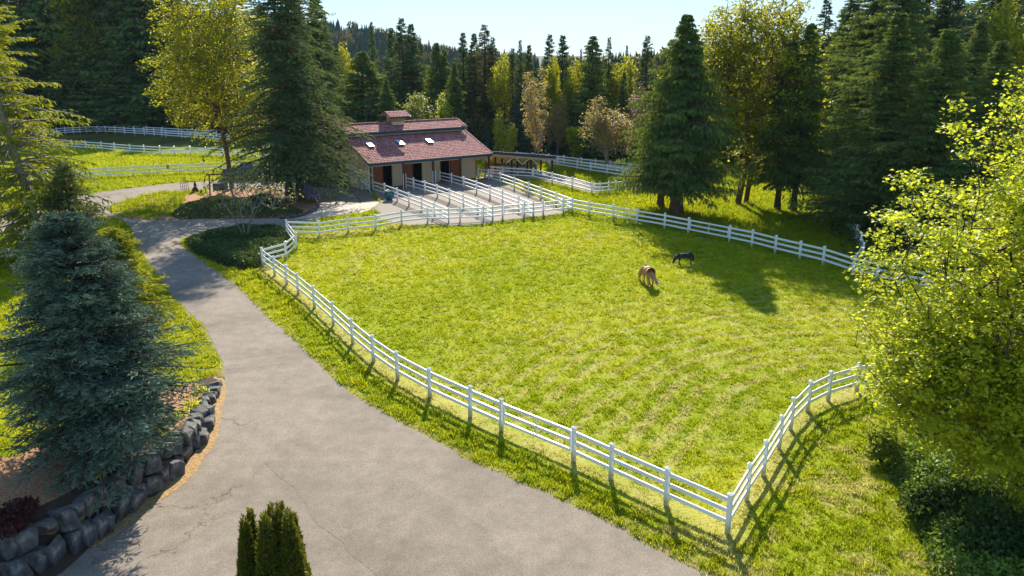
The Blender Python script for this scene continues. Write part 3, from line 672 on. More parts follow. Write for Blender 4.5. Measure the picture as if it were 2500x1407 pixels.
# little white gate beside the porch
g = empty("yard_gate", tuple(BM @ Vector((UL - .02, NW - .15, 0))), BA); tag(g, "small white cross-braced gate closing the left end of the barn porch", "gate")
b = MB(); b.box(0, 0, 0, .13, .13, 1.5); b.build("post", M['vinyl'], g)
b = MB(); L = -(NW - .75)
for z in (.25, .75, 1.2): b.bar((0, -.1, z), (0, L, z), .04, .12)
b.bar((.02, -.1, .3), (.02, L / 2, 1.15), .04, .1); b.bar((.02, L / 2, 1.15), (.02, L, .3), .04, .1); b.bar((-.02, L / 2, .2), (-.02, L / 2, 1.25), .04, .1, up=(1, 0, 0))
b.build("panel", M['vinyl'], g)
# satellite dish
p = BM @ Vector((LB - .25, NL - .25, zroof(NL)))
sdish = empty("satellite_dish", tuple(p)); tag(sdish, "small pale satellite dish on the right end of the barn roof", "satellite dish")
b = MB(); b.tube([(0, 0, 0), (0, 0, .5)], .03, 8); b.build("mast", M['white'], sdish)
b = MB(); b.lathe((0, 0, 0), [(0, 0), (.12, .01), (.25, .05), (.34, .11), (.35, .12), (.33, .12), (.24, .07), (.10, .03), (0, .02)], 20); d_ = b.build("dish", M['tan'], sdish, True); d_.location = (0, -.06, .55); d_.rotation_euler = (R(60), 0, R(20))

# ------------------------------------------------------------------ open shed beside the barn
def P3(u, n, z): q = B0 + BU * u + BN * n; return (q[0], q[1], z)
shed = empty("open_shed", P3(LB, 0, 0), BA); tag(shed, "open-sided shed with sloping red roof and brown posts right of the barn", "shed")
SL, SD = 9.6, 5.5; zl, zr = 3.35, 2.1; BK = .10 * (SD - .3)
def szt(u): return zl + (zr - zl) * u / SL
b = MB(); b.add([(0, .3, zl - .1), (SL, .3, zr - .1), (SL, SD, zr - .1 - BK), (0, SD, zl - .1 - BK), (0, .3, zl), (SL, .3, zr), (SL, SD, zr - BK), (0, SD, zl - BK)],
                [(3, 2, 1, 0), (4, 5, 6, 7), (0, 1, 5, 4), (1, 2, 6, 5), (2, 3, 7, 6), (3, 0, 4, 7)]); srf = b.build("roof", M['tan'], shed)
# tiles run down towards +u
def tiled_u(name, L, D0, D1, z0, z1, parent):
    nc = int(L / .38); nn_ = int((D1 - D0) / .30 * 6); vs = np.linspace(D0, D1, nn_ + 1); V = []
    for c in range(nc):
        for t, lift in (((c + 1) / nc, .055), ((c + .02) / nc, .012)):
            V.append((t, lift))
    V = sorted(V, key=lambda q: q[0]); rows = []
    for t, lift in V:
        bump = .045 * np.abs(np.sin(vs * math.pi / .30)) + lift; rows.append(np.stack([np.full_like(vs, L * t), vs, z0 + (z1 - z0) * t + bump - .10 * (vs - .3)], 1))
    A = np.array(rows); r, k, _ = A.shape; ii, jj = np.meshgrid(np.arange(r - 1), np.arange(k - 1), indexing='ij'); q = (ii * k + jj).ravel()
    me = npmesh(name, A.reshape(-1, 3), np.stack([q, q + 1, q + k + 1, q + k], 1)); me.shade_flat(); return link(name, me, M['tile'], parent)
tiled_u("roof_tiles", SL, .25, SD, zl + .01, zr + .01, srf)
b = MB(); b.bar((-.02, .26, zl - .12), (SL + .04, .26, zr - .12), .06, .30); b.build("fascia", M['teal'], srf)
b = MB(); b.bar((SL + .02, .3, zr - .12), (SL + .02, SD, zr - .12 - BK), .05, .22); b.build("fascia", M['teal'], srf)
for n in (.6, SD / 2 + .2, SD - .4):
    dn = .10 * (n - .3); b = MB(); b.bar((.1, n, zl - .32 - dn), (SL - .1, n, zr - .32 - dn), .12, .30); b.build("beam", M['tan'], shed)
    for u0_, u1_, in ((2.4, 3.6), (4.8, 3.6), (4.8, 6.0), (7.2, 6.0), (9.3, 8.2)):
        b = MB(); b.bar((u0_, n + .08, szt(u0_) - 1.25 - dn), (u1_, n + .08, szt(u1_) - .35 - dn), .09, .12); b.build('knee_brace', M['tan'], shed)
    for u in (2.4, 4.8, 7.2, SL - .3):
        if n > .6 or u > 9: b = MB(); b.box(u, n, -.05, .18, .18, szt(u) - .40 - dn); b.build("post", M['wood_brown'], shed)

# ------------------------------------------------------------------ tree generators
def nrm(v): return v / (np.linalg.norm(v, axis=-1, keepdims=True) + 1e-9)
def kites(P, D, U, L, W, fold=0.25):
    """leaf or spray faces: kite at P along D, lying in the plane whose normal is about U"""
    S = nrm(np.cross(D, U)); Nn = np.cross(S, D)
    L = L[:, None]; W = W[:, None]
    V = np.stack([P, P + D * L * .45 + S * W * .5 - Nn * W * fold * .5, P + D * L, P + D * L * .45 - S * W * .5 - Nn * W * fold * .5], 1)
    return V.reshape(-1, 3)
def quadidx(n): return np.arange(n * 4).reshape(-1, 4)
def tubes(A, B, ra, rb, k=4):
    """many tapered segments at once"""
    A = np.asarray(A, float); B = np.asarray(B, float); D = nrm(B - A); ref = np.where(np.abs(D[:, 2:3]) < .9, np.array([[0, 0, 1.]]), np.array([[1., 0, 0]]))
    s = nrm(np.cross(D, ref)); t = np.cross(D, s); V = []
    for P, r in ((A, ra), (B, rb)):
        for j in range(k):
            a = 2 * math.pi * j / k; V.append(P + (s * math.cos(a) + t * math.sin(a)) * np.asarray(r)[:, None])
    V = np.stack(V, 1).reshape(-1, 3); n = len(A); base = np.arange(n)[:, None] * 2 * k; F = []
    for j in range(k): F.append(np.stack([base[:, 0] + j, base[:, 0] + (j + 1) % k, base[:, 0] + k + (j + 1) % k, base[:, 0] + k + j], 1))
    return V, np.concatenate(F)
def trunkmesh(H, r0, rng, lean=(0, 0), k=10, n=14, flare=1.5, wob=.15):
    t = np.linspace(0, 1, n + 1); w = np.cumsum(rng.randn(n + 1, 2) * wob * H / 20 / n ** .5, 0) * t[:, None]
    P = np.stack([lean[0] * t + w[:, 0], lean[1] * t + w[:, 1], t * H - .3], 1)
    r = r0 * (1 - t) ** .85 + .015; r = r * (1 + (flare - 1) * np.exp(-t * H / .9))
    b = MB(); b.tube(P, list(r), k); return np.vstack(b.v), b.f, P
def conifer(rng, H, Rr, z0, nb, m=9, q=2, p=.8, rise=.25, sag=-.35, el=.42, ew=.13, hang=0.0, ragged=.25, dens_in=.12, stems=True, flatk=0.6, lean=(0, 0), twl=.42, gap=0.0):
    """needle crown: boughs in whorls, side twigs, small sprays"""
    u = (np.arange(nb) + rng.rand(nb)) / nb; pha = rng.rand(4) * 6.28; z = z0 + (H - z0) * u ** 1.05 * .985; rel = (H - z) / (H - z0)
    Lb = Rr * rel ** p * (1 - ragged + ragged * 1.6 * rng.rand(nb)) + .12
    Lb *= 1 - .35 * np.clip((z0 + .22 * (H - z0) - z) / (.22 * (H - z0)), 0, 1) * rng.rand(nb)
    Lb *= 1 + ragged * .5 * np.sin(3 * (rel * 9 + pha[0])) * np.sin(2.0 * rel * 7 + pha[1])
    if gap: Lb *= np.where(rng.rand(nb) < gap, .35, 1)
    az = rng.rand(nb) * 2 * math.pi; Lb *= 1 + .30 * np.sin(2 * az + rel * 11 + pha[2]) * np.clip(ragged * 1.5, 0, 1); dh = np.stack([np.cos(az), np.sin(az), 0 * az], 1); perp = np.stack([-np.sin(az), np.cos(az), 0 * az], 1)
    a = rise * (1.9 - 2.1 * rel) + .12 * rng.randn(nb); c = sag * (.35 + .9 * rel)
    base = np.stack([lean[0] * z / H, lean[1] * z / H, z], 1)
    def pos(t): return base[:, None] + dh[:, None] * (Lb[:, None] * t)[..., None] + np.array([0, 0, 1.]) * (Lb[:, None] * (a[:, None] * t + c[:, None] * t * t))[..., None]
    tt = np.clip((np.arange(m)[None] + rng.rand(nb, m)) / m, 0, 1); tt = dens_in + (1 - dens_in) * tt
    P = pos(tt); tan = nrm(dh[:, None] + np.array([0, 0, 1.]) * (a[:, None] + 2 * c[:, None] * tt)[..., None])
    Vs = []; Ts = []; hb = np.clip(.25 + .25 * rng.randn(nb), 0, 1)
    for side in (-1, 1):
        ang = R(38) + .4 * rng.rand(nb, m); tl = (Lb[:, None] * twl * (1.05 - tt) ** .7 + .10) * (.7 + .6 * rng.rand(nb, m))
        D = nrm(tan * np.cos(ang)[..., None] + side * perp[:, None] * np.sin(ang)[..., None] + np.array([0, 0, 1.]) * (-.12 + .18 * rng.randn(nb, m))[..., None])
        for j in range(q):
            s = (j + rng.rand(nb, m)) / q; Q = P + D * (tl * s)[..., None]
            E = nrm(D + .45 * rng.randn(nb, m, 3) * np.array([1, 1, .5]) + np.array([0, 0, -1.]) * hang * (1 + rng.rand(nb, m))[..., None])
            tk = (.32 + .68 * rel ** .6)[:, None]; l = el * (.65 + .7 * rng.rand(nb, m)) * tk; w = ew * (.7 + .6 * rng.rand(nb, m)) * tk ** .5
            U = nrm(np.array([0, 0, 1.]) * flatk + (1 - flatk + .25) * rng.randn(nb, m, 3)) if hang < .6 else nrm(rng.randn(nb, m, 3) * np.array([1, 1, .2]))
            Vs.append(kites(Q.reshape(-1, 3), E.reshape(-1, 3), U.reshape(-1, 3), l.ravel(), w.ravel()))
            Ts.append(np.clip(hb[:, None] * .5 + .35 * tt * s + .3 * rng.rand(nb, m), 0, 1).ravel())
    V = np.concatenate(Vs); tint = np.concatenate(Ts)
    st_ = None
    if stems:
        k = 5; ts = np.linspace(0, .92, k + 1)[None] * np.ones((nb, 1)); Pp = pos(ts); rad = .012 + .016 * Lb[:, None] * (1 - ts) / 1.0
        st_ = tubes(Pp[:, :-1].reshape(-1, 3), Pp[:, 1:].reshape(-1, 3), rad[:, :-1].ravel(), rad[:, 1:].ravel(), 3)
    return V, quadidx(len(tint)), tint, st_
def skeleton(rng, pts, trunks, up=.25, arch=.12, exp=2.3, tipr=.012, rmax=.4):
    """join crown points to the nearest older branch, pipe-model radii"""
    N = []; Pn = []
    for tr in trunks:
        for i, p in enumerate(tr): N.append(p); Pn.append(len(N) - 2 if i else -1)
    if len(trunks) > 1:
        k = 0
        for tr in trunks[:]:
            k += len(tr)
    N = [np.array(p, float) for p in N]; A = np.zeros((len(N) + len(pts) * 4, 3)); n = len(N); A[:n] = N; par = Pn[:] + [0] * (len(A) - n)
    base = np.mean([tr[-1] for tr in trunks], 0) * np.array([1, 1, .75]); order = np.argsort(np.linalg.norm(pts - base, axis=1) * (1 + .1 * rng.rand(len(pts))))
    tips = []
    for i in order:
        p = pts[i]; d = p - A[:n]; L = np.linalg.norm(d, axis=1); cost = L * (1.0 + up * (1 - d[:, 2] / (L + 1e-6))) ; j = int(np.argmin(cost)); l = L[j]
        s = max(1, min(3, int(l / .9))); prev = j
        for t in range(1, s + 1):
            f = t / s; q = A[j] + (p - A[j]) * f; q = q + np.array([0, 0, 1]) * arch * l * math.sin(math.pi * f) + (rng.randn(3) * .05 * l if t < s else 0)
            A[n] = q; par[n] = prev; prev = n; n += 1
        tips.append(prev)
    A = A[:n]; par = np.array(par[:n]); r = np.full(n, 0.0); kids = np.zeros(n, int)
    for i in range(n):
        if par[i] >= 0: kids[par[i]] += 1
    acc = np.zeros(n)
    for i in range(n - 1, -1, -1):
        r[i] = tipr if kids[i] == 0 else max(tipr, acc[i] ** (1 / exp))
        if par[i] >= 0: acc[par[i]] += r[i] ** exp
    r = np.minimum(r, rmax)
    k = np.where(par >= 0)[0]
    return A, par, r, k, np.array(tips), kids
def lumps(rng, n, rad, center, lob=9, shape=1.0, hollow=.35):
    """points in a crown made of uneven lobes with gaps between"""
    cs = nrm(rng.randn(lob, 3)) * (.35 + .45 * rng.rand(lob, 1)); cs[0] *= .3; rr = .33 + .25 * rng.rand(lob); out = []
    while len(out) < n:
        i = rng.randint(lob); p = cs[i] + nrm(rng.randn(3)) * rr[i] * rng.rand() ** .4
        if np.linalg.norm(p) > 1.12: continue
        w = 1 if p[2] < 0 else 1 - .25 * p[2] * shape
        out.append(np.array(p) * (w, w, 1))
    return np.array(out) * np.array(rad) + np.array(center)
def leaves(rng, tips, dirs, per, spread, size, wid=.75, layer=.6, tb=None, droop=.15):
    n = len(tips) * per; P = np.repeat(tips, per, 0) + rng.randn(n, 3) * spread * np.array([1, 1, .55]); a = rng.rand(n) * 6.283
    D = nrm(np.stack([np.cos(a), np.sin(a), -droop + .35 * rng.randn(n)], 1) + .3 * np.repeat(dirs, per, 0)); U = nrm(np.array([0, 0, 1.]) * layer + (1 - layer) * rng.randn(n, 3) * 1.2)
    s = size * (.6 + .8 * rng.rand(n)); V = kites(P, D, U, s, s * wid, .3)
    t = np.clip((np.repeat(tb, per) if tb is not None else .5) * .6 + .45 * rng.rand(n), 0, 1); return V, quadidx(n), t
def mk_tree(name, loc, label, cat, group, parts, rz=0.0, scale=(1, 1, 1)):
    root = empty(name, loc, rz); root.scale = scale; tag(root, label, cat, group)
    for nm, me in parts: link(nm, me, None, root)
    return root
def merge(meshes, name, mat):      # [(V,F quads)] -> one mesh
    off = 0; V = []; F = []
    for v, f in meshes: V.append(v); F.append(f + off); off += len(v)
    me = npmesh(name, np.concatenate(V), np.concatenate(F), smooth_=True); me.materials.append(mat); return me
def conifer_parts(rng, H, Rr, z0, nb, mat, bark, r0=.3, lean=(0, 0), **kw):
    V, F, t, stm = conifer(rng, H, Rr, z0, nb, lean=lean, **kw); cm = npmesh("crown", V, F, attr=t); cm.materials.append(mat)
    tv, tf, P = trunkmesh(H * .985, r0, rng, lean, wob=.0)
    tm = bpy.data.meshes.new("trunk"); tm.from_pydata(tv.tolist(), [], tf); tm.update(); tm.materials.append(bark)
    out = [("trunk", tm), ("crown", cm)]
    if stm is not None: out.append(("branches", merge([stm], "branches", bark)))
    return out
def broad_parts(rng, pts, trunks, mat, bark, per=5, spread=.3, size=.14, tipr=.012, rmax=.35, wid=.75, layer=.6, arch=.12, up=.25, minr=.0, leafk=1.0, droop=.15):
    A, par, r, k, tips, kids = skeleton(rng, pts, trunks, up, arch, tipr=tipr, rmax=rmax)
    isT = np.zeros(len(A), bool); c = 0
    for tr in trunks: isT[c:c + len(tr)] = True; c += len(tr)
    kk = k[~isT[k]]; V1 = tubes(A[par[kk]], A[kk], np.minimum(r[par[kk]], r[kk] * 1.6), r[kk], 4)
    kt = k[isT[k]]; V2 = tubes(A[par[kt]], A[kt], r[par[kt]], r[kt], 9)
    tm = merge([V2], "trunk", bark); bm_ = merge([V1], "branches", bark)
    tp = A[kids == 0] if leafk >= 1 else A[kids == 0][rng.rand((kids == 0).sum()) < leafk]
    mid = A[(kids > 0) & (~isT)]; mid = mid[rng.rand(len(mid)) < .35 * leafk]; tp = np.concatenate([tp, mid])
    cen = pts.mean(0); dirs = nrm(tp - cen); tb = np.clip(.5 + .35 * rng.randn(len(tp)), 0, 1)
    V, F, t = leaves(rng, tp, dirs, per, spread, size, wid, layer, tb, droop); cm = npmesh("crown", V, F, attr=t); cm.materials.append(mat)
    return [("trunk", tm), ("branches", bm_), ("crown", cm)]

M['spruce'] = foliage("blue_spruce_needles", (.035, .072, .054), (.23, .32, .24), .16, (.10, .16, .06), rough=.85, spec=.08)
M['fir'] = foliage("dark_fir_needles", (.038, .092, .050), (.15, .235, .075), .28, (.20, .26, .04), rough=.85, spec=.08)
M['olive'] = foliage("olive_fir_needles", (.07, .07, .025), (.20, .17, .055), .25, (.24, .20, .03), rough=.85, spec=.08)
M['cedar'] = foliage("red_cedar_sprays", (.046, .100, .036), (.18, .26, .055), .30, (.28, .34, .04), rough=.85, spec=.08)
M['deodar'] = foliage("golden_green_needles", (.10, .14, .015), (.30, .35, .03), .42, (.50, .50, .02), .7, .06)
M['bluefir'] = foliage("grey_green_needles", (.06, .085, .06), (.15, .19, .13), .15, (.12, .15, .05), rough=.85, spec=.08)
M['maple'] = foliage("fresh_maple_leaves", (.20, .29, .014), (.46, .53, .04), .56, (.70, .74, .03), .5, .25)
M['maple_gold'] = foliage("golden_maple_leaves", (.14, .17, .010), (.38, .39, .02), .5, (.56, .55, .012), .5, .15)
M['lime'] = foliage("chartreuse_leaves", (.22, .30, .010), (.40, .48, .02), .5, (.55, .60, .02))
M['alder'] = foliage("pale_green_leaves", (.13, .18, .02), (.30, .36, .05), .45, (.38, .42, .04))
M['brownbud'] = foliage("brown_spring_buds", (.22, .15, .03), (.48, .36, .08), .4, (.60, .44, .07))
M['pinkbud'] = foliage("pinkish_spring_buds", (.20, .11, .07), (.40, .24, .15), .3, (.36, .20, .10))
M['thuja'] = foliage("arborvitae_sprays", (.035, .065, .010), (.19, .20, .020), .3, (.26, .26, .02))
M['sage'] = foliage("sage_green_needles", (.07, .11, .03), (.24, .29, .07), .25, (.26, .28, .04), rough=.85, spec=.08)
M['hillfir'] = foliage("distant_fir_needles", (.025, .055, .035), (.06, .11, .05), .15, (.06, .09, .03), rough=.9, spec=.02)
M['shrub'] = foliage("dark_shrub_leaves", (.020, .050, .012), (.07, .13, .03), .3, (.14, .20, .02))

# ------------------------------------------------------------------ forest: one mesh set per kind, copied and placed one by one
rg = np.random.RandomState(21)
PROTO = {}
def proto(k, fn): PROTO[k] = [fn() for _ in range(1)] if not isinstance(fn, list) else [f() for f in fn]
def cparts(**kw): return lambda: conifer_parts(rg, **kw)
proto('fir', [cparts(H=20, Rr=3.9, z0=2.5, nb=260, mat=M['fir'], bark=M['bark'], m=8, q=2, el=.55, ew=.17, p=1.0, rise=.30, sag=-.30, ragged=.35, gap=.12),
              cparts(H=20, Rr=3.1, z0=4.0, nb=210, mat=M['fir'], bark=M['bark'], m=8, q=2, el=.50, ew=.16, p=.95, rise=.15, sag=-.30, ragged=.45, gap=.2),
              cparts(H=20, Rr=4.4, z0=1.5, nb=300, mat=M['fir'], bark=M['bark'], m=8, q=2, el=.60, ew=.18, p=1.1, rise=.35, sag=-.25, ragged=.3)])
proto('cedar', [cparts(H=20, Rr=4.3, z0=1.0, nb=330, mat=M['cedar'], bark=M['bark'], m=9, q=2, el=.62, ew=.20, p=.85, rise=-.05, sag=.05, hang=.9, ragged=.30),
                cparts(H=20, Rr=3.7, z0=1.2, nb=300, mat=M['cedar'], bark=M['bark'], m=9, q=2, el=.62, ew=.20, p=.95, rise=-.10, sag=.08, hang=.9, ragged=.4, gap=.1)])
proto('bigcedar', [cparts(H=20, Rr=3.7, z0=.8, nb=560, mat=M['cedar'], bark=M['bark'], m=13, q=3, el=.36, ew=.085, p=.8, rise=-.05, sag=.02, hang=.9, ragged=.42, gap=.1),
                   cparts(H=20, Rr=3.7, z0=1.6, nb=520, mat=M['cedar'], bark=M['bark'], m=13, q=3, el=.36, ew=.085, p=.95, rise=0, sag=-.05, hang=.7, ragged=.5, gap=.15)])
proto('olive', [cparts(H=20, Rr=4.2, z0=2.0, nb=230, mat=M['olive'], bark=M['bark'], m=10, q=2, el=.5, ew=.15, p=.95, rise=.15, sag=-.2, ragged=.35, gap=.1)])
proto('bluefir', [cparts(H=20, Rr=3.8, z0=1.0, nb=260, mat=M['bluefir'], bark=M['bark'], m=8, q=2, el=.6, ew=.16, p=1.05, rise=.3, sag=-.2, ragged=.3)])
def bproto(mat, bark, rad, cz, n, per, size, spread, H=10, ts=.18, lob=10, ntr=1, layer=.5, leafk=1.0, trh=.55, up=.25, rmax=.3, wid=.75, tw=.012):
    def f():
        pts = lumps(rg, n, rad, (0, 0, cz), lob); tr = []
        for i in range(ntr):
            a = rg.rand() * 6.28; k = int(H * trh / .8) + 2; t = np.linspace(0, 1, k); L = (0 if ntr == 1 else .22 * H * trh)
            off = np.cumsum(rg.randn(k, 2) * .08, 0); tr.append(np.stack([np.cos(a) * (.12 * (ntr > 1) + L * t ** 1.2) + off[:, 0] * t, np.sin(a) * (.12 * (ntr > 1) + L * t ** 1.2) + off[:, 1] * t, t * H * trh - .2], 1))
        return broad_parts(rg, pts, tr, mat, bark, per, spread, size, rmax=rmax, layer=layer, leafk=leafk, up=up, wid=wid, tipr=tw)
    return f
proto('gold', [bproto(M['maple_gold'], M['bark'], (4.0, 4.0, 4.6), 7.5, 600, 14, .30, .42, 12)])
proto('alder', [bproto(M['alder'], M['bark_grey'], (2.6, 2.6, 3.6), 5.2, 500, 16, .22, .32, 9)])
proto('poplar', [bproto(M['lime'], M['bark_grey'], (1.3, 1.3, 3.8), 5.0, 320, 10, .24, .26, 9)])
proto('brown', [bproto(M['brownbud'], M['bark_grey'], (2.4, 2.4, 4.6), 5.2, 900, 12, .16, .25, 10, ntr=3, trh=.45, up=1.2, rmax=.12)])
proto('tallbrown', [bproto(M['brownbud'], M['bark_grey'], (1.7, 1.7, 6.6), 7.6, 900, 10, .16, .25, 14, ntr=4, trh=.5, up=1.5, rmax=.10, leafk=.8)])
proto('pink', [bproto(M['pinkbud'], M['bark_grey'], (2.2, 2.2, 5.0), 6.5, 800, 9, .16, .28, 11, ntr=2, trh=.5, up=1.2, rmax=.12, leafk=.8)])
PH = dict(bigcedar=20, fir=20, cedar=20, olive=20, bluefir=20, gold=12.2, alder=9, poplar=9, brown=10, tallbrown=14.4, pink=11.6)
PR = dict(bigcedar=3.3, fir=3.0, cedar=3.3, olive=4.0, bluefir=3.6, gold=4.3, alder=2.8, poplar=1.5, brown=2.6, tallbrown=2.0, pink=2.5)
used = {}
NAMES = dict(bigcedar="cedar_tree", fir="fir_tree", cedar="cedar_tree", olive="fir_tree", bluefir="fir_tree", gold="maple_tree", alder="alder_tree", poplar="poplar_tree", brown="budding_tree", tallbrown="budding_tree", pink="budding_tree")
def plant(kind, px, pytop, y, label, halfpx=None, v=None, group="trees of the forest behind the barn", cat="tree"):
    """stand a copy of a tree at world distance y so that its tip comes at (px, pytop)"""
    H0 = PH[kind]; x = at_depth(px, y)
    if px < 730: y += 36; x = at_depth(px, y)
    z = float(T(x, y)); ht = top_z(x, y, pytop) - z
    if 770 < px < 1262:                 # the tall trees stand far enough back for the sun to reach the barn roof
        while y - (ht - 3.5) / math.tan(SUN_EL) < 101: y += 1.5; x = at_depth(px, y); ht = top_z(x, y, pytop) - z
    # column leans with the camera: correct x for height
    Z = y * ct + (CAMH - (z + ht)) * st; x = (px - 1250) / FOC * Z
    s = ht / H0; sw = s
    if halfpx: sw = halfpx * (1.4 if kind in ('fir', 'cedar', 'bluefir', 'bigcedar') else 1.2) / FOC * Z / PR[kind]
    vs = PROTO[kind]; vi = (v if v is not None else int(abs(px * 7 + y * 3))) % len(vs)
    return mk_tree(NAMES[kind], (x, y, z), label, cat, group, vs[vi], rz=(px * 1.7 + y) % 6.28, scale=(sw, sw, s))

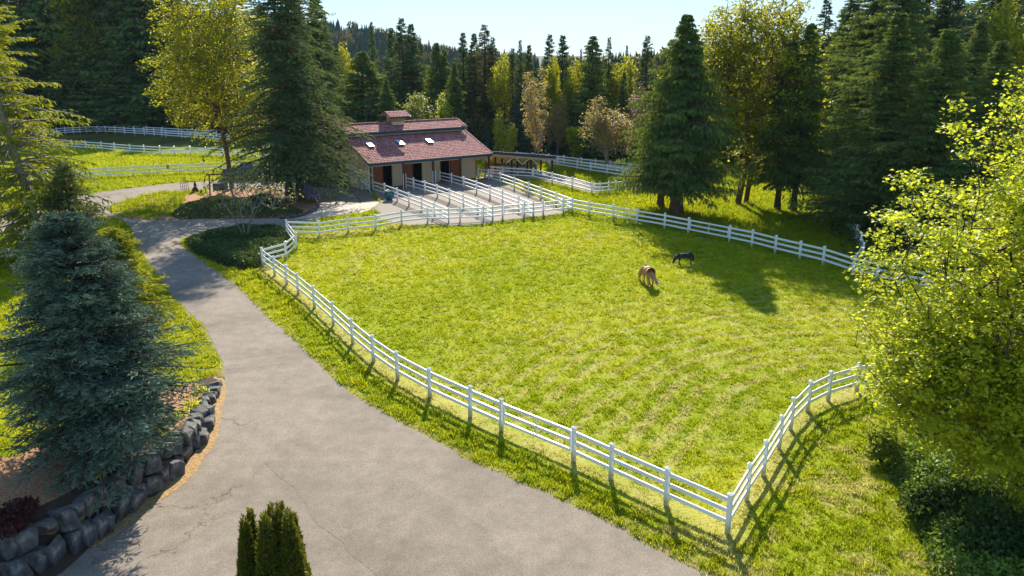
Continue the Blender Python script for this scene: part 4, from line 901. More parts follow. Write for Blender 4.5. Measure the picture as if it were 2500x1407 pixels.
FOREST = [
 ('fir', 792, 42, 128, "slim fir tip standing just right of the big dark firs by the drive", 26, 1),
 ('cedar', 880, 122, 112, "broad dark green cedar rising behind the left half of the barn roof", 74, 0),
 ('cedar', 942, 190, 104, "smaller brown-tinged cedar behind the barn's cupola", 34, 1),
 ('gold', 838, 112, 150, "yellow-leaved tree glowing in the gap left of the broad cedar", 30, 0),
 ('fir', 906, 50, 135, "thin spire fir standing alone against the hazy hill", 20, 1),
 ('fir', 955, 66, 138, "left tip of the dark fir trio above the cupola", 30, 0),
 ('fir', 980, 42, 132, "tallest of the dark fir trio above the cupola", 40, 0),
 ('fir', 1003, 57, 135, "right tip of the dark fir trio above the cupola", 36, 2),
 ('fir', 1028, 104, 140, "short fir stepping down right of the fir trio", 24, 1),
 ('cedar', 1064, 100, 128, "dense cedar above the right half of the barn ridge, left of a pair", 34, 0),
 ('cedar', 1084, 118, 130, "dense cedar above the right half of the barn ridge, right of a pair", 32, 1),
 ('alder', 1018, 216, 103, "pale green leafy tree just right of the cupola", 46, 0),
 ('poplar', 1086, 205, 102, "lime green narrow tree above the right end of the barn ridge", 24, 0),
 ('cedar', 1108, 150, 118, "dark cedar between the lime tree and the big olive fir", 34, 1),
 ('fir', 1130, 78, 130, "fir tip left of the big olive fir", 32, 0),
 ('fir', 1157, 80, 133, "fir crowded against the left side of the big olive fir", 30, 2),
 ('olive', 1183, 58, 112, "big olive-brown fir with open boughs right behind the barn's right end", 66, 0),
 ('fir', 1203, 88, 128, "fir half hidden by the right side of the big olive fir", 30, 1),
 ('gold', 1232, 140, 118, "yellow-green tree top right of the big olive fir", 36, 0),
 ('poplar', 1222, 262, 104, "slender yellow-green sapling beside the shed's left end", 18, 0),
 ('poplar', 1250, 285, 105, "second slender sapling, thinner, over the shed roof", 15, 0),
 ('fir', 1270, 95, 125, "fir with a thin tip left of the tall bare-topped tree", 22, 1),
 ('fir', 1252, 116, 122, "lower fir just left of the thin-tipped fir", 26, 0),
 ('fir', 1292, 108, 122, "dark fir touching the left of the tall bare-topped tree", 24, 2),
 ('tallbrown', 1308, 120, 103, "tall brownish just-budding tree above the shed", 34, 0),
 ('bluefir', 1262, 215, 113, "bluish fir low behind the shed, left of the tall budding tree", 26, 0),
 ('fir', 1343, 82, 124, "pointed fir, left of the matched pair right of the tall budding tree", 32, 0),
 ('fir', 1374, 84, 124, "pointed fir, right of the matched pair right of the tall budding tree", 34, 2),
 ('gold', 1352, 150, 115, "yellow-green tree between the tall budding tree and the matched fir pair", 24, 0),
 ('fir', 1419, 117, 128, "small fir tip between the matched pair and the wide dark cedar", 14, 1),
 ('gold', 1406, 155, 118, "yellow tree top squeezed beside the wide dark cedar", 30, 0),
 ('cedar', 1448, 83, 115, "wide dark cedar with a sharp tip over the golden-brown tree", 46, 0),
 ('fir', 1488, 88, 118, "narrow dark fir right of the wide dark cedar", 26, 1),
 ('bluefir', 1360, 225, 117, "grey-green fir behind the shed's right end, dull and slim", 22, 0),
 ('cedar', 1392, 232, 119, "mid green cedar behind the chartreuse tree", 34, 1),
 ('bluefir', 1441, 196, 116, "silvery fir left of the golden-brown tree", 24, 0),
 ('brown', 1362, 215, 113, "thin pinkish-grey budding tree over the shed's right end", 26, 0),
 ('brown', 1490, 222, 99, "golden-brown budding tree behind the pasture fences, left of the big cedar", 58, 0),
 ('gold', 1528, 146, 118, "yellow-green round top behind the golden-brown tree", 50, 0),
 ('fir', 1531, 108, 124, "small fir tip rising out of the yellow tops", 16, 1),
 ('fir', 1582, 85, 120, "broad-headed fir left of the big cedar's tip", 34, 0),
 ('pink', 1572, 175, 104, "pinkish-brown bare tree beside the big cedar's left edge", 40, 0),
 ('fir', 1524, 175, 112, "dark narrow fir in front of the yellow round top", 20, 2),
 ('fir', 820, 118, 134, "dark fir filling the gap left of the yellow glow", 30, 2),
 ('fir', 765, -20, 132, "tall fir half hidden by the dark firs by the drive", 50, 0),
 ('cedar', 20, -260, 128, "giant conifer at the far left edge of the left forest", 130, 0),
 ('fir', 95, -190, 132, "tall dark fir behind the golden conifer's tip", 95, 0),
 ('gold', 150, -40, 124, "yellow maple top lit high in the left forest", 85, 0),
 ('cedar', 212, -160, 128, "dark cedar left of the middle of the left forest", 90, 1),
 ('fir', 262, -230, 134, "tall fir at the middle of the left forest", 90, 2),
 ('cedar', 312, -170, 127, "cedar right of the middle of the left forest", 95, 0),
 ('fir', 350, -60, 135, "fir whose tip leaves a chip of sky above the left forest", 70, 0),
 ('cedar', 395, -40, 124, "cedar half covered by the left side of the golden maple", 85, 1),
 ('fir', 448, -60, 128, "fir straight behind the golden maple's crown", 85, 2),
 ('cedar', 505, 20, 126, "cedar behind the golden maple's trunk", 85, 0),
 ('fir', 560, -80, 132, "fir glimpsed between the golden maple and the dark firs", 80, 0),
 ('cedar', 630, 10, 128, "cedar behind the dark firs' left side", 80, 1),
 ('fir', 700, -30, 130, "fir behind the dark firs' trunks", 80, 0),
 ('fir', 55, 60, 121, "shorter dark fir in front of the left forest's left end", 70, 2),
 ('cedar', 180, 60, 120, "shorter cedar in front of the left forest, above the far paddock corner", 70, 0),
 ('cedar', 285, 80, 120, "shorter cedar in front of the left forest's middle", 70, 1),
 ('fir', 440, 90, 119, "shorter fir in front of the left forest, beside the golden maple", 60, 0),
 ('fir', 2022, -12, 108, "open-branched fir standing against the sky right of the big golden maple", 55, 1),
 ('fir', 2060, 24, 116, "thin fir tip right of the open-branched fir", 26, 1),
 ('bigcedar', 2090, -30, 98, "olive cedar right of the sky gap, behind the right wood", 80, 0),
 ('bigcedar', 2150, -120, 92, "tall cedar in the middle of the right wood", 95, 1),
 ('bigcedar', 2230, -160, 86, "large cedar right of the middle of the right wood", 110, 0),
 ('fir', 2330, -60, 92, "dark fir at the back of the right wood", 80, 2),
 ('fir', 2300, -230, 100, "tallest fir behind the right wood", 90, 0),
 ('gold', 2480, 0, 84, "yellow maple in the top right corner", 90, 0),
 ('bigcedar', 2400, 40, 78, "cedar behind the bright maple's top", 90, 1),
 ('fir', 2480, -200, 100, "tall fir at the far right edge", 90, 0),
 ('bigcedar', 2125, 110, 72, "nearest broad cedar of the right wood, left side bushy to the ground", 85, 0),
 ('bigcedar', 2200, 20, 66, "broad cedar with the wide brown trunk at the pasture's right corner", 120, 1),
 ('bigcedar', 2320, 60, 62, "cedar directly behind the bright maple's upper left leaves", 110, 0),
 ('bigcedar', 2450, 90, 58, "cedar hidden behind the bright maple's right half", 110, 1),
 ('bigcedar', 2070, 210, 84, "low cedar closing the wood's left side by the four-rail fence", 60, 1),
 ('fir', 1975, 90, 112, "dark fir seen through the big golden maple's right side", 50, 2),
 ('fir', 1730, 120, 118, "fir behind the gap between the big cedar and golden maple", 40, 0),
 ('gold', 1650, 150, 116, "yellow tree behind the big cedar", 60, 0),
 ('cedar', 1880, 130, 112, "cedar behind the big golden maple's crown", 60, 0),
 ('cedar', 1800, 170, 114, "cedar behind the big golden maple's trunk", 60, 1)]
for kind, px, top, y, lab, hp, v in FOREST: plant(kind, px, top, y, lab, hp, v)

# distant wood behind the single trees, and the wooded hill: masses nobody could count
def lowfir(H, Rr, rng, lay=7, sp=9):
    V = []; F = []; n = 0
    for i in range(lay):
        z0 = H * (.06 + .82 * i / lay); z1 = H * (.06 + .82 * (i + 1.9) / lay); z1 = min(z1, H); r = Rr * (1 - i / lay) ** .9
        for k in range(sp):
            a = 6.283 * k / sp + i * .7 + rng.rand() * .4; da = 6.283 / sp * .75; rr = r * (.65 + .6 * rng.rand())
            V += [(0, 0, z1), (rr * math.cos(a - da), rr * math.sin(a - da), z0 + .25 * rng.rand() * H / lay), (rr * 1.1 * math.cos(a), rr * 1.1 * math.sin(a), z0 - .35 * H / lay * rng.rand()), (rr * math.cos(a + da), rr * math.sin(a + da), z0 + .25 * rng.rand() * H / lay)]
            F.append((n, n + 1, n + 2, n + 3)); n += 4
    return np.array(V, float), np.array(F)
def roundtree(H, Rr, rng, n=420):
    p = nrm(rng.randn(n, 3)) * (.6 + .4 * rng.rand(n, 1)) * np.array([Rr, Rr, H * .38]) + np.array([0, 0, H * .6]); D = nrm(rng.randn(n, 3))
    V = kites(p, D, nrm(rng.randn(n, 3)), np.full(n, Rr * .24), np.full(n, Rr * .2)); return V, quadidx(n)
def mass(name, spots, mats, label):
    Vs = []; Fs = []; Ts = []; Mi = []; off = 0; LP_ = [lowfir(1, .17, rg) for _ in range(5)]; RP_ = [roundtree(1, .32, rg) for _ in range(3)]
    for x, y, z, h, w, kind in spots:
        v, f = (RP_ if kind else LP_)[rg.randint(3)]; a = rg.rand() * 6.28; c, s = math.cos(a), math.sin(a)
        v = np.stack([(v[:, 0] * c - v[:, 1] * s) * h * w + x, (v[:, 0] * s + v[:, 1] * c) * h * w + y, v[:, 2] * h + z], 1)
        Vs.append(v); Fs.append(f + off); off += len(v); Ts.append(np.clip(.2 + .5 * rg.rand() + .25 * rg.rand(len(f)), 0, 1)); Mi.append(np.full(len(f), 1 if kind else 0))
    me = npmesh(name, np.concatenate(Vs), np.concatenate(Fs), attr=np.concatenate(Ts), midx=np.concatenate(Mi)); return tag(link(name, me, mats), label, "woodland", kind='stuff')
sp = []
for i in range(2300):
    y = rg.uniform(140, 330) if rg.rand() < .7 else rg.uniform(140, 190); px = rg.uniform(-250, 2750); x = at_depth(px, y)
    pt = np.interp(px, [-200, 450, 760, 820, 1130, 1600, 1700, 2000, 2100, 2700], [-60, -10, 90, 165, 160, 112, 95, 85, 40, -60]) + rg.uniform(0, 45)
    if px < 760 and y < 175: y += 30; x = at_depth(px, y)
    h = min(top_z(x, y, pt), 32)
    if h > 6: sp.append((x, y, 0, h, rg.uniform(.85, 1.25), rg.rand() < .05))
for i in range(420):
    y = rg.uniform(112, 136); px = rg.uniform(760, 1720); x = at_depth(px, y); pt = rg.uniform(255, 300) if px < 1200 else rg.uniform(300, 350)
    sp.append((x, y, 0, max(3, top_z(x, y, pt)), rg.uniform(1, 1.5), rg.rand() < .18))
mass("far_woodland", sp, [M['hillfir'], M['olive']], "dense mixed conifer wood filling in behind the nearer forest trees")
# hill
def hillz(x, y):
    r = np.interp(x, [-900, -430, -330, -240, -150, -100, -60, 60], [40, 44, 41, 36, 30, 22, 10, 0]) * (1 + .1 * (vnoise(x / 60., y / 60., 2) - .5))
    return r * np.exp(-((y - 720) / 150.) ** 2) - 1.5
hx, hy = np.meshgrid(np.linspace(-1100, 150, 60), np.linspace(420, 1020, 30)); hz = hillz(hx.ravel(), hy.ravel())
ii, jj = np.meshgrid(np.arange(29), np.arange(59), indexing='ij'); q = (ii * 60 + jj).ravel()
tag(link("hill", npmesh("hill", np.stack([hx.ravel(), hy.ravel(), hz], 1), np.stack([q, q + 1, q + 61, q + 60], 1), smooth_=True), simple("hill_floor", (.05, .07, .03), .9, .05, .3)), kind='structure')
sp = []
for i in range(2600):
    x = rg.uniform(-420, 20); y = rg.uniform(520, 735); z = float(hillz(x, y))
    if z > 0: sp.append((x, y, z - .5, rg.uniform(8, 15), rg.uniform(.9, 1.3), rg.rand() < .06))
mass("hill_forest", sp, [M['hillfir'], M['olive']], "conifer forest covering the distant blue hill")

# ------------------------------------------------------------------ the single trees near the camera
def at_px(px, py): return gp(px, py)
def hero(name, px, py, label, cat, parts, group=None): 
    x, y, z = gp(px, py); return mk_tree(name, (x, y, z), label, cat, group, parts)
def Hpx(px, py, top): x, y, z = gp(px, py); return top_z(x, y, top) - z
rh = np.random.RandomState(77)
# blue spruce on the left
H = Hpx(250, 1110, 520)
hero("blue_spruce", 250, 1110, "large blue spruce with stiff silvery boughs above the rock wall", "spruce",
     conifer_parts(rh, H, 3.3, .75, 620, M['spruce'], M['bark'], r0=.22, m=17, q=6, el=.21, ew=.042, p=.66, rise=.18, sag=-.10, ragged=.32, dens_in=.18, twl=.36, flatk=.45))
# two greener spruces beside it
hero("spruce_tree", 300, 800, "small green-gold spruce leaning out behind the blue spruce's right side", "spruce",
     conifer_parts(rh, Hpx(300, 800, 560), 2.6, .3, 400, M['deodar'], M['bark'], r0=.15, m=13, q=4, el=.26, ew=.06, p=.7, rise=.2, sag=-.15, ragged=.35))
hero("spruce_tree", 190, 640, "grey-green spruce between the golden conifer and the blue spruce's tip", "spruce",
     conifer_parts(rh, Hpx(190, 640, 400), 2.9, .8, 300, M['sage'], M['bark'], r0=.2, m=11, q=2, el=.36, ew=.08, p=.85, rise=.25, sag=-.15, ragged=.35))
# golden feathery conifer at the left edge
H = Hpx(112, 625, -150)
hero("golden_conifer", 112, 625, "tall golden green conifer with arching feathery boughs at the left edge", "conifer",
     conifer_parts(rh, H, 5.6, 1.2, 300, M['deodar'], M['bark_grey'], r0=.34, m=15, q=3, el=.42, ew=.11, p=.62, rise=.28, sag=-.32, ragged=.35, hang=.35, twl=.3, gap=.1, lean=(-2.6, 0)))
# dark firs by the drive
for px, py, top, Rr, lab in ((708, 492, -260, 5.6, "left of the two tall dark firs standing in the mulch island"), (735, 489, -235, 5.6, "right of the two tall dark firs standing in the mulch island")):
    hero("douglas_fir", px, py, lab, "fir", conifer_parts(rh, Hpx(px, py, top), Rr, 2.6, 400, M['fir'], M['bark_red'], r0=.36, m=12, q=3, el=.45, ew=.13, p=.72, rise=.12, sag=-.30, ragged=.5, gap=.22, dens_in=.15), "dark firs on the mulch island")
hero("fir_tree", 800, 448, "bushy dark fir whose boughs brush the barn's left gable", "fir",
     conifer_parts(rh, Hpx(800, 448, -30), 3.9, .8, 330, M['fir'], M['bark'], r0=.28, m=12, q=3, el=.42, ew=.13, p=.8, rise=.10, sag=-.25, ragged=.4, gap=.1))
# golden maple by the pickup
x, y, z = gp(566, 462); H = top_z(x, y, -60)
pts = lumps(rh, 2100, (7.2, 5.6, H * .47), (-1.4, 0, H * .60), 24); k = 12; t = np.linspace(0, 1, k)
trs = [np.stack([-.7 * t + .1 * np.sin(t * 5), .1 * t, H * .52 * t - .2], 1)]
mk_tree("golden_maple", (x, y, z), "tall golden green maple in front of the parked pickup", "maple", None, broad_parts(rh, pts, trs, M['maple_gold'], M['bark_red'], 28, .40, .23, rmax=.38, tipr=.014))
# many-stemmed small tree with a pale trunk
x, y, z = gp(600, 588); H = top_z(x, y, 385); pts = lumps(rh, 520, (4.3, 3.6, H * .36), (.3, 0, H * .66), 14); trs = []
for i in range(7):
    a = i * .9 + .3; kx = 9; t = np.linspace(0, 1, kx); s = .9 + .9 * rh.rand(); trs.append(np.stack([np.cos(a) * (.10 + s * t ** 1.5), np.sin(a) * (.10 + s * t ** 1.5), H * .5 * t - .15], 1))
mk_tree("multi_stem_tree", (x, y, z), "small thin-leaved tree with many pale stems in the dark shrub bed", "tree", None,
        broad_parts(rh, pts, trs, M['alder'], M['bark_grey'], 3, .22, .17, rmax=.11, tipr=.009, up=1.0, leafk=.75))
# big cedar beyond the pasture fence
H = Hpx(1650, 522, 28)
hero("red_cedar", 1650, 522, "big dark cedar with drooping boughs just beyond the pasture fence", "cedar",
     conifer_parts(rh, H, 5.2, 2.5, 700, M['cedar'], M['bark_red'], r0=.55, m=15, q=3, el=.50, ew=.13, p=.78, rise=-.05, sag=-.05, hang=1.0, ragged=.55, gap=.2, dens_in=.2))
hero("red_cedar", 1612, 505, "slimmer second cedar top showing at the big cedar's left shoulder", "cedar",
     conifer_parts(rh, Hpx(1612, 505, 170), 3.2, 2.5, 300, M['cedar'], M['bark_red'], r0=.3, m=11, q=3, el=.5, ew=.15, p=.85, rise=-.05, sag=-.05, hang=1.0, ragged=.4))
# big golden maple and its second trunk
x, y, z = gp(1800, 499); H = top_z(x, y, -70); pts = lumps(rh, 2000, (8.2, 6.5, H * .42), (.8, 0, H * .57), 26); t = np.linspace(0, 1, 12)
trs = [np.stack([.5 * np.sin(t * 3), .1 * t, H * .5 * t - .2], 1), np.stack([1.1 + .9 * t, .9 + .4 * t, H * .45 * t - .2], 1)]
mk_tree("golden_maple", (x, y, z), "huge golden-brown maple with twin trunks right of the big cedar", "maple", None, broad_parts(rh, pts, trs, M['maple_gold'], M['bark_red'], 28, .42, .27, rmax=.75, tipr=.022))
for px, py, top, lab in ((1897, 511, 90, "left of the two slim trees with bare lower trunks right of the golden maple"), (1936, 516, 50, "right of the two slim trees with bare lower trunks right of the golden maple")):
    hero("hemlock_tree", px, py, lab, "tree", conifer_parts(rh, Hpx(px, py, top), 3.4, 3.0, 300, M['cedar'], M['bark'], r0=.26, m=11, q=3, el=.5, ew=.14, p=.8, rise=-.02, sag=-.15, hang=.7, ragged=.45, gap=.1), "slim trees right of the golden maple")
# bright maple in the right foreground
x, y, z = gp(2480, 1262); H = top_z(x, y, 130); pts = np.concatenate([lumps(rh, 3000, (5.9, 4.8, H * .50), (.5, .6, H * .57), 34), lumps(rh, 1000, (3.6, 3.2, H * .20), (-2.3, -.2, H * .37), 12), lumps(rh, 700, (4.0, 3.0, H * .15), (-.6, .2, H * .22), 10)]); t = np.linspace(0, 1, 14)
trs = [np.stack([.3 * t, .1 * np.sin(4 * t), H * .62 * t - .2], 1), np.stack([.5 + .9 * t, .3 - .8 * t, H * .5 * t - .2], 1)]
mk_tree("bright_maple", (x, y, z), "large bright yellow-green leafy maple filling the right foreground", "maple", None,
        broad_parts(rh, pts, trs, M['maple'], M['bark'], 52, .22, .12, rmax=.24, tipr=.013, layer=.66, wid=.85, droop=.25))
# chartreuse vase-shaped tree and arborvitae group
x, y, z = gp(1407, 398); H = top_z(x, y, 312); pts = []
for i in range(420):
    t_ = rh.rand() ** .7; a = rh.rand() * 6.28; r_ = 1.75 * t_ ** .8 * (1 - .3 * max(0, t_ - .75) * 4) * rh.rand() ** .4; pts.append((r_ * math.cos(a), r_ * math.sin(a), .25 + t_ * (H - .3)))
mk_tree("chartreuse_tree", (x, y, z), "small vivid chartreuse vase-shaped tree behind the pasture fences", "tree", None,
        broad_parts(rh, np.array(pts), [np.array([(0, 0, -.2), (0, 0, .3), (0, .02, .7)])], M['lime'], M['bark'], 14, .18, .24, rmax=.1, tipr=.012, up=2.5))
def thuja(H, Rr, rng):
    n = 9000; u = rng.rand(n); z = H * (1 - (1 - u) ** .55 * 1.0); rel = 1 - z / H; r = Rr * np.clip(rel * 1.9, 0, 1) ** .9 * (1 + .12 * np.sin(5 * rng.rand())) ; a = rng.rand(n) * 6.283
    r = r * (.78 + .25 * vnoise(a * 3, z * 5, 4) + .09 * rng.randn(n)) + .02
    P = np.stack([r * np.cos(a), r * np.sin(a), z], 1); D = nrm(np.stack([np.cos(a) * .45, np.sin(a) * .45, .9 + 0 * a], 1) + .35 * rng.randn(n, 3))
    V = kites(P, D, nrm(rng.randn(n, 3)), .09 + .07 * rng.rand(n), .035 + .02 * rng.rand(n)); t = np.clip(.3 + .5 * rng.rand(n) * rng.rand(n) + .35 * (r / Rr > .95), 0, 1)
    cm = npmesh("crown", V, quadidx(n), attr=t); cm.materials.append(M['thuja']); tv, tf, P = trunkmesh(H * .93, .05, rng, wob=0); tm = bpy.data.meshes.new("trunk"); tm.from_pydata(tv.tolist(), [], tf); tm.materials.append(M['bark']); return [("trunk", tm), ("crown", cm)]
tl = [(595, 1264, 17.0, .30, "leftmost, shorter front column of the arborvitae clump"), (609, 1246, 17.35, .26, "back column of the arborvitae clump's left pair"), (644, 1252, 16.85, .31, "middle front column of the arborvitae clump, alone between two gaps"),
      (660, 1232, 17.4, .30, "tall back column left of the tallest arborvitae tip"), (683, 1226, 17.3, .31, "tallest column at the back of the arborvitae clump"), (702, 1244, 16.9, .33, "front right column of the arborvitae clump"), (712, 1250, 17.25, .28, "rightmost column of the arborvitae clump")]
for px, top, y, r_, lab in tl:
    x = at_depth(px, y); Hh = 3.6; Z = y * ct + (CAMH - Hh) * st; x = (px - 1250) / FOC * Z; Hh = top_z(x, y, top); Z = y * ct + (CAMH - Hh) * st; x = (px - 1250) / FOC * Z
    mk_tree("arborvitae", (x, y, 0), lab, "shrub", "arborvitae clump at the driveway's near edge", thuja(Hh, r_ * 1.0, rh))
sheet("planting_bed", [(-7.2, 15.6), (-5.4, 15.6), (-5.0, 16.6), (-5.2, 17.9), (-6.2, 18.2), (-7.2, 17.8), (-7.5, 16.6)], M['mulch'], 0.03, .4, .1, 31)

# ------------------------------------------------------------------ rock wall
import bmesh
def rockmesh(seed, tall=.8):
    r = np.random.RandomState(seed); bm = bmesh.new()       # angular broken basalt: hull of scattered points
    for p in np.sign(r.randn(15, 3)) * r.uniform(.12, .5, (15, 3)): bm.verts.new(p)
    h = bmesh.ops.convex_hull(bm, input=bm.verts[:]); bmesh.ops.delete(bm, geom=[v for v in bm.verts if not v.link_faces], context='VERTS')
    bmesh.ops.bevel(bm, geom=bm.edges[:], offset=.025, segments=1, affect='EDGES')
    me = bpy.data.meshes.new("rock"); bm.to_mesh(me); bm.free(); me.shade_flat(); me.materials.append(M['rock']); return me
def rockmat():
    m, nt, b = newmat("grey_basalt"); n = mnoise(nt, 2.2, 6); n2 = mnoise(nt, 1.1, 2)
    r = ramp(nt, n.outputs[0], [(.3, (.035, .034, .034)), (.55, (.11, .105, .10)), (.70, (.27, .25, .22))]); r2 = ramp(nt, n2.outputs[0], [(.60, (0, 0, 0)), (.68, (1, 1, 1))])
    x = nt.nodes.new("ShaderNodeMixRGB"); nt.links.new(r2.outputs[0], x.inputs[0]); nt.links.new(r.outputs[0], x.inputs[1]); x.inputs[2].default_value = (.26, .22, .05, 1)
    nt.links.new(x.outputs[0], b.inputs["Base Color"]); b.inputs["Roughness"].default_value = .9; bumpn(nt, b, n.outputs[0], 1.0, .10); return m
M['rock'] = rockmat(); RK = [rockmesh(i) for i in range(7)]
rw = empty("rock_wall", (WALL[5][0], WALL[5][1], 0)); tag(rw, "dry-stacked grey rock retaining wall along the driveway's left edge", "rock wall")
seg = [np.array(p) for p in WALL]; cum = [0]
for a, b_ in zip(seg[:-1], seg[1:]): cum.append(cum[-1] + np.hypot(*(b_ - a)))
rr_ = np.random.RandomState(8); s_ = .1; cnt_ = 0
while s_ < cum[-1] - 1.0 and cnt_ < 98:
    i = min(max(0, np.searchsorted(cum, s_) - 1), len(seg) - 2); f = (s_ - cum[i]) / (cum[i + 1] - cum[i]); p = seg[i] * (1 - f) + seg[i + 1] * f; d = seg[i + 1] - seg[i]; d = d / np.hypot(*d); inn_ = np.array((d[1], -d[0]));
    if inn_[0] > 0: inn_ = -inn_
    hgt = max(.30, float(wallh(p[1])) + .10); rows = 1 if hgt < .5 else 2; wdt = rr_.uniform(.40, .68) if rows > 1 else rr_.uniform(.30, .5)
    for k in range(rows):
        if cnt_ >= 98: break
        rh_ = hgt / rows; q_ = p + inn_ * (.10 + .14 * k + .06 * rr_.randn()) + d * rr_.uniform(-.15, .15)
        o = link("rock", RK[rr_.randint(7)], None, rw, (q_[0] - WALL[5][0], q_[1] - WALL[5][1], rh_ * (k + .48)))
        o.scale = (wdt * rr_.uniform(1.0, 1.35), .60 * rr_.uniform(.8, 1.3), rh_ * rr_.uniform(1.0, 1.35)); o.rotation_euler = (rr_.uniform(-.25, .25), rr_.uniform(-.25, .25), math.atan2(d[1], d[0]) + rr_.uniform(-.3, .3)); cnt_ += 1
    s_ += wdt * .92
# small stone border round the island's barn end
edge = [gp(*p) for p in [(742, 470), (752, 476), (762, 482), (770, 489), (776, 497), (776, 505), (770, 513), (758, 520), (742, 527), (722, 531), (700, 534), (675, 535)]]
sb = empty("stone_border", edge[0]); tag(sb, "low border of small round stones at the island's barn end", "stone border")
for a, b_ in zip(edge[:-1], edge[1:]):
    a = np.array(a); b_ = np.array(b_); L = np.hypot(*(b_ - a)[:2]); k = max(2, int(L / .40))
    for i in range(k):
        p = a + (b_ - a) * i / k; o = link("stone", RK[rr_.randint(7)], None, sb, tuple(p - np.array(edge[0]) + (0, 0, .14))); q_ = rr_.uniform(.38, .55); o.scale = (q_, q_ * .9, q_ * .9); o.rotation_euler = (0, 0, rr_.rand() * 6)

# ------------------------------------------------------------------ shrubs, ground cover, flowers
M['bramble'] = foliage("bramble_leaves", (.05, .11, .02), (.20, .32, .05), .4, (.22, .30, .03))
def shrubmass(name, P, n, h, mat, label, size=.12, seed=3, hfun=None, kind='stuff', cat="shrubs", layer=.4):
    r = np.random.RandomState(seed); P = np.array(P); x = r.uniform(P[:, 0].min(), P[:, 0].max(), n); y = r.uniform(P[:, 1].min(), P[:, 1].max(), n); k = inpoly(x, y, [tuple(p) for p in P]); x, y = x[k], y[k]
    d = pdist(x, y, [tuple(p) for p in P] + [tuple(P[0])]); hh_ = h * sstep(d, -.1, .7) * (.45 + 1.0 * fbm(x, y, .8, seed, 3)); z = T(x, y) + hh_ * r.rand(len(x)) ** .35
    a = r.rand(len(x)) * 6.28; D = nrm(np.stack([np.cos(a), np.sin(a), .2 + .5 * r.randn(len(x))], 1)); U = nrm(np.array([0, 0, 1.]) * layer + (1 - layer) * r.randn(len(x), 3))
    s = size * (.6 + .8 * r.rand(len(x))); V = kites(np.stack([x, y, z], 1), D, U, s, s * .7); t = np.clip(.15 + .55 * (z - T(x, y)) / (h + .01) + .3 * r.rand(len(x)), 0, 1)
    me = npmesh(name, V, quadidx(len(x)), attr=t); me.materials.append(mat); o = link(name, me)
    return tag(o, label, cat, kind=kind)
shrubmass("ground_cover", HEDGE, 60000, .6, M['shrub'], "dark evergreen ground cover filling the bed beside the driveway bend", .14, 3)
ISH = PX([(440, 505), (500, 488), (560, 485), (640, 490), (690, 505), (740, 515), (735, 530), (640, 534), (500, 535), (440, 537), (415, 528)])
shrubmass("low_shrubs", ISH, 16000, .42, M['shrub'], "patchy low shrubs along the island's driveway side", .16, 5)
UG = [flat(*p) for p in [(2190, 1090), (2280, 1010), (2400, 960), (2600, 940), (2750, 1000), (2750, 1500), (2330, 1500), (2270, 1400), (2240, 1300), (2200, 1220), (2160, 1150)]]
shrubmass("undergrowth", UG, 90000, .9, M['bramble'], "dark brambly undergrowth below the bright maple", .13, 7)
WOODF = [flat(*p) for p in [(2090, 690), (2060, 620), (2020, 560), (2040, 500), (2200, 450), (2700, 480), (2700, 730), (2330, 700), (2240, 690), (2150, 668)]]
shrubmass("wood_undergrowth", WOODF, 30000, .9, M['shrub'], "dark undergrowth among the cedars at the right", .22, 9)
def clump(name, px, py, label, cat, n=60, h=.35, r_=.18, mat=None, fl=None, nfl=8, group=None, seed=1):
    r = np.random.RandomState(seed); x, y, z = gp(px, py); root = empty(name, (x, y, z)); tag(root, label, cat, group)
    P = np.stack([r.randn(n) * r_, r.randn(n) * r_, np.zeros(n)], 1); D = nrm(np.stack([r.randn(n) * .35, r.randn(n) * .35, np.ones(n)], 1)); L = h * (.6 + .6 * r.rand(n))
    me = npmesh("leaves", kites(P, D, nrm(r.randn(n, 3)), L, np.full(n, .05)), quadidx(n), attr=r.rand(n)); me.materials.append(mat or M['maple']); link("leaves", me, None, root)
    if fl:
        P = np.stack([r.randn(nfl) * r_, r.randn(nfl) * r_, h * (.9 + .3 * r.rand(nfl))], 1); V = np.concatenate([kites(P, nrm(r.randn(nfl, 3)), nrm(r.randn(nfl, 3)), np.full(nfl, .10), np.full(nfl, .10)) for _ in range(4)])
        me = npmesh("flowers", V, quadidx(nfl * 4), attr=r.rand(nfl * 4)); me.materials.append(fl); link("flowers", me, None, root)
    return root
M['yellowfl'] = foliage("yellow_petals", (.75, .50, .01), (.90, .75, .03), .4); M['purplefl'] = foliage("lavender_petals", (.30, .20, .55), (.50, .40, .75), .4)
dl = [(487, 962, "daffodil leaves at the top end of the rock wall"), (468, 995, "daffodil clump beside the wall's upper rocks, yellow flowers behind it"), (440, 1020, "leafy daffodil clump behind the wall where the rocks get larger"), (388, 1068, "wide leafy daffodil clump under the blue spruce's tip"), (262, 1135, "daffodil clump with a few blooms in the shaded bed"), (238, 1168, "green daffodil tuft just above the shaded wall")]
for i, (px, py, lab) in enumerate(dl): clump("daffodil_clump", px, py, lab, "flowers", 70, .38, .16, M['maple'], M['yellowfl'], 7 if i in (1, 4) else 3, "daffodil clumps in the mulch bed", 40 + i)
lv = [gp(*p) for p in [(742, 466), (752, 473), (760, 479), (768, 486), (772, 495)]]
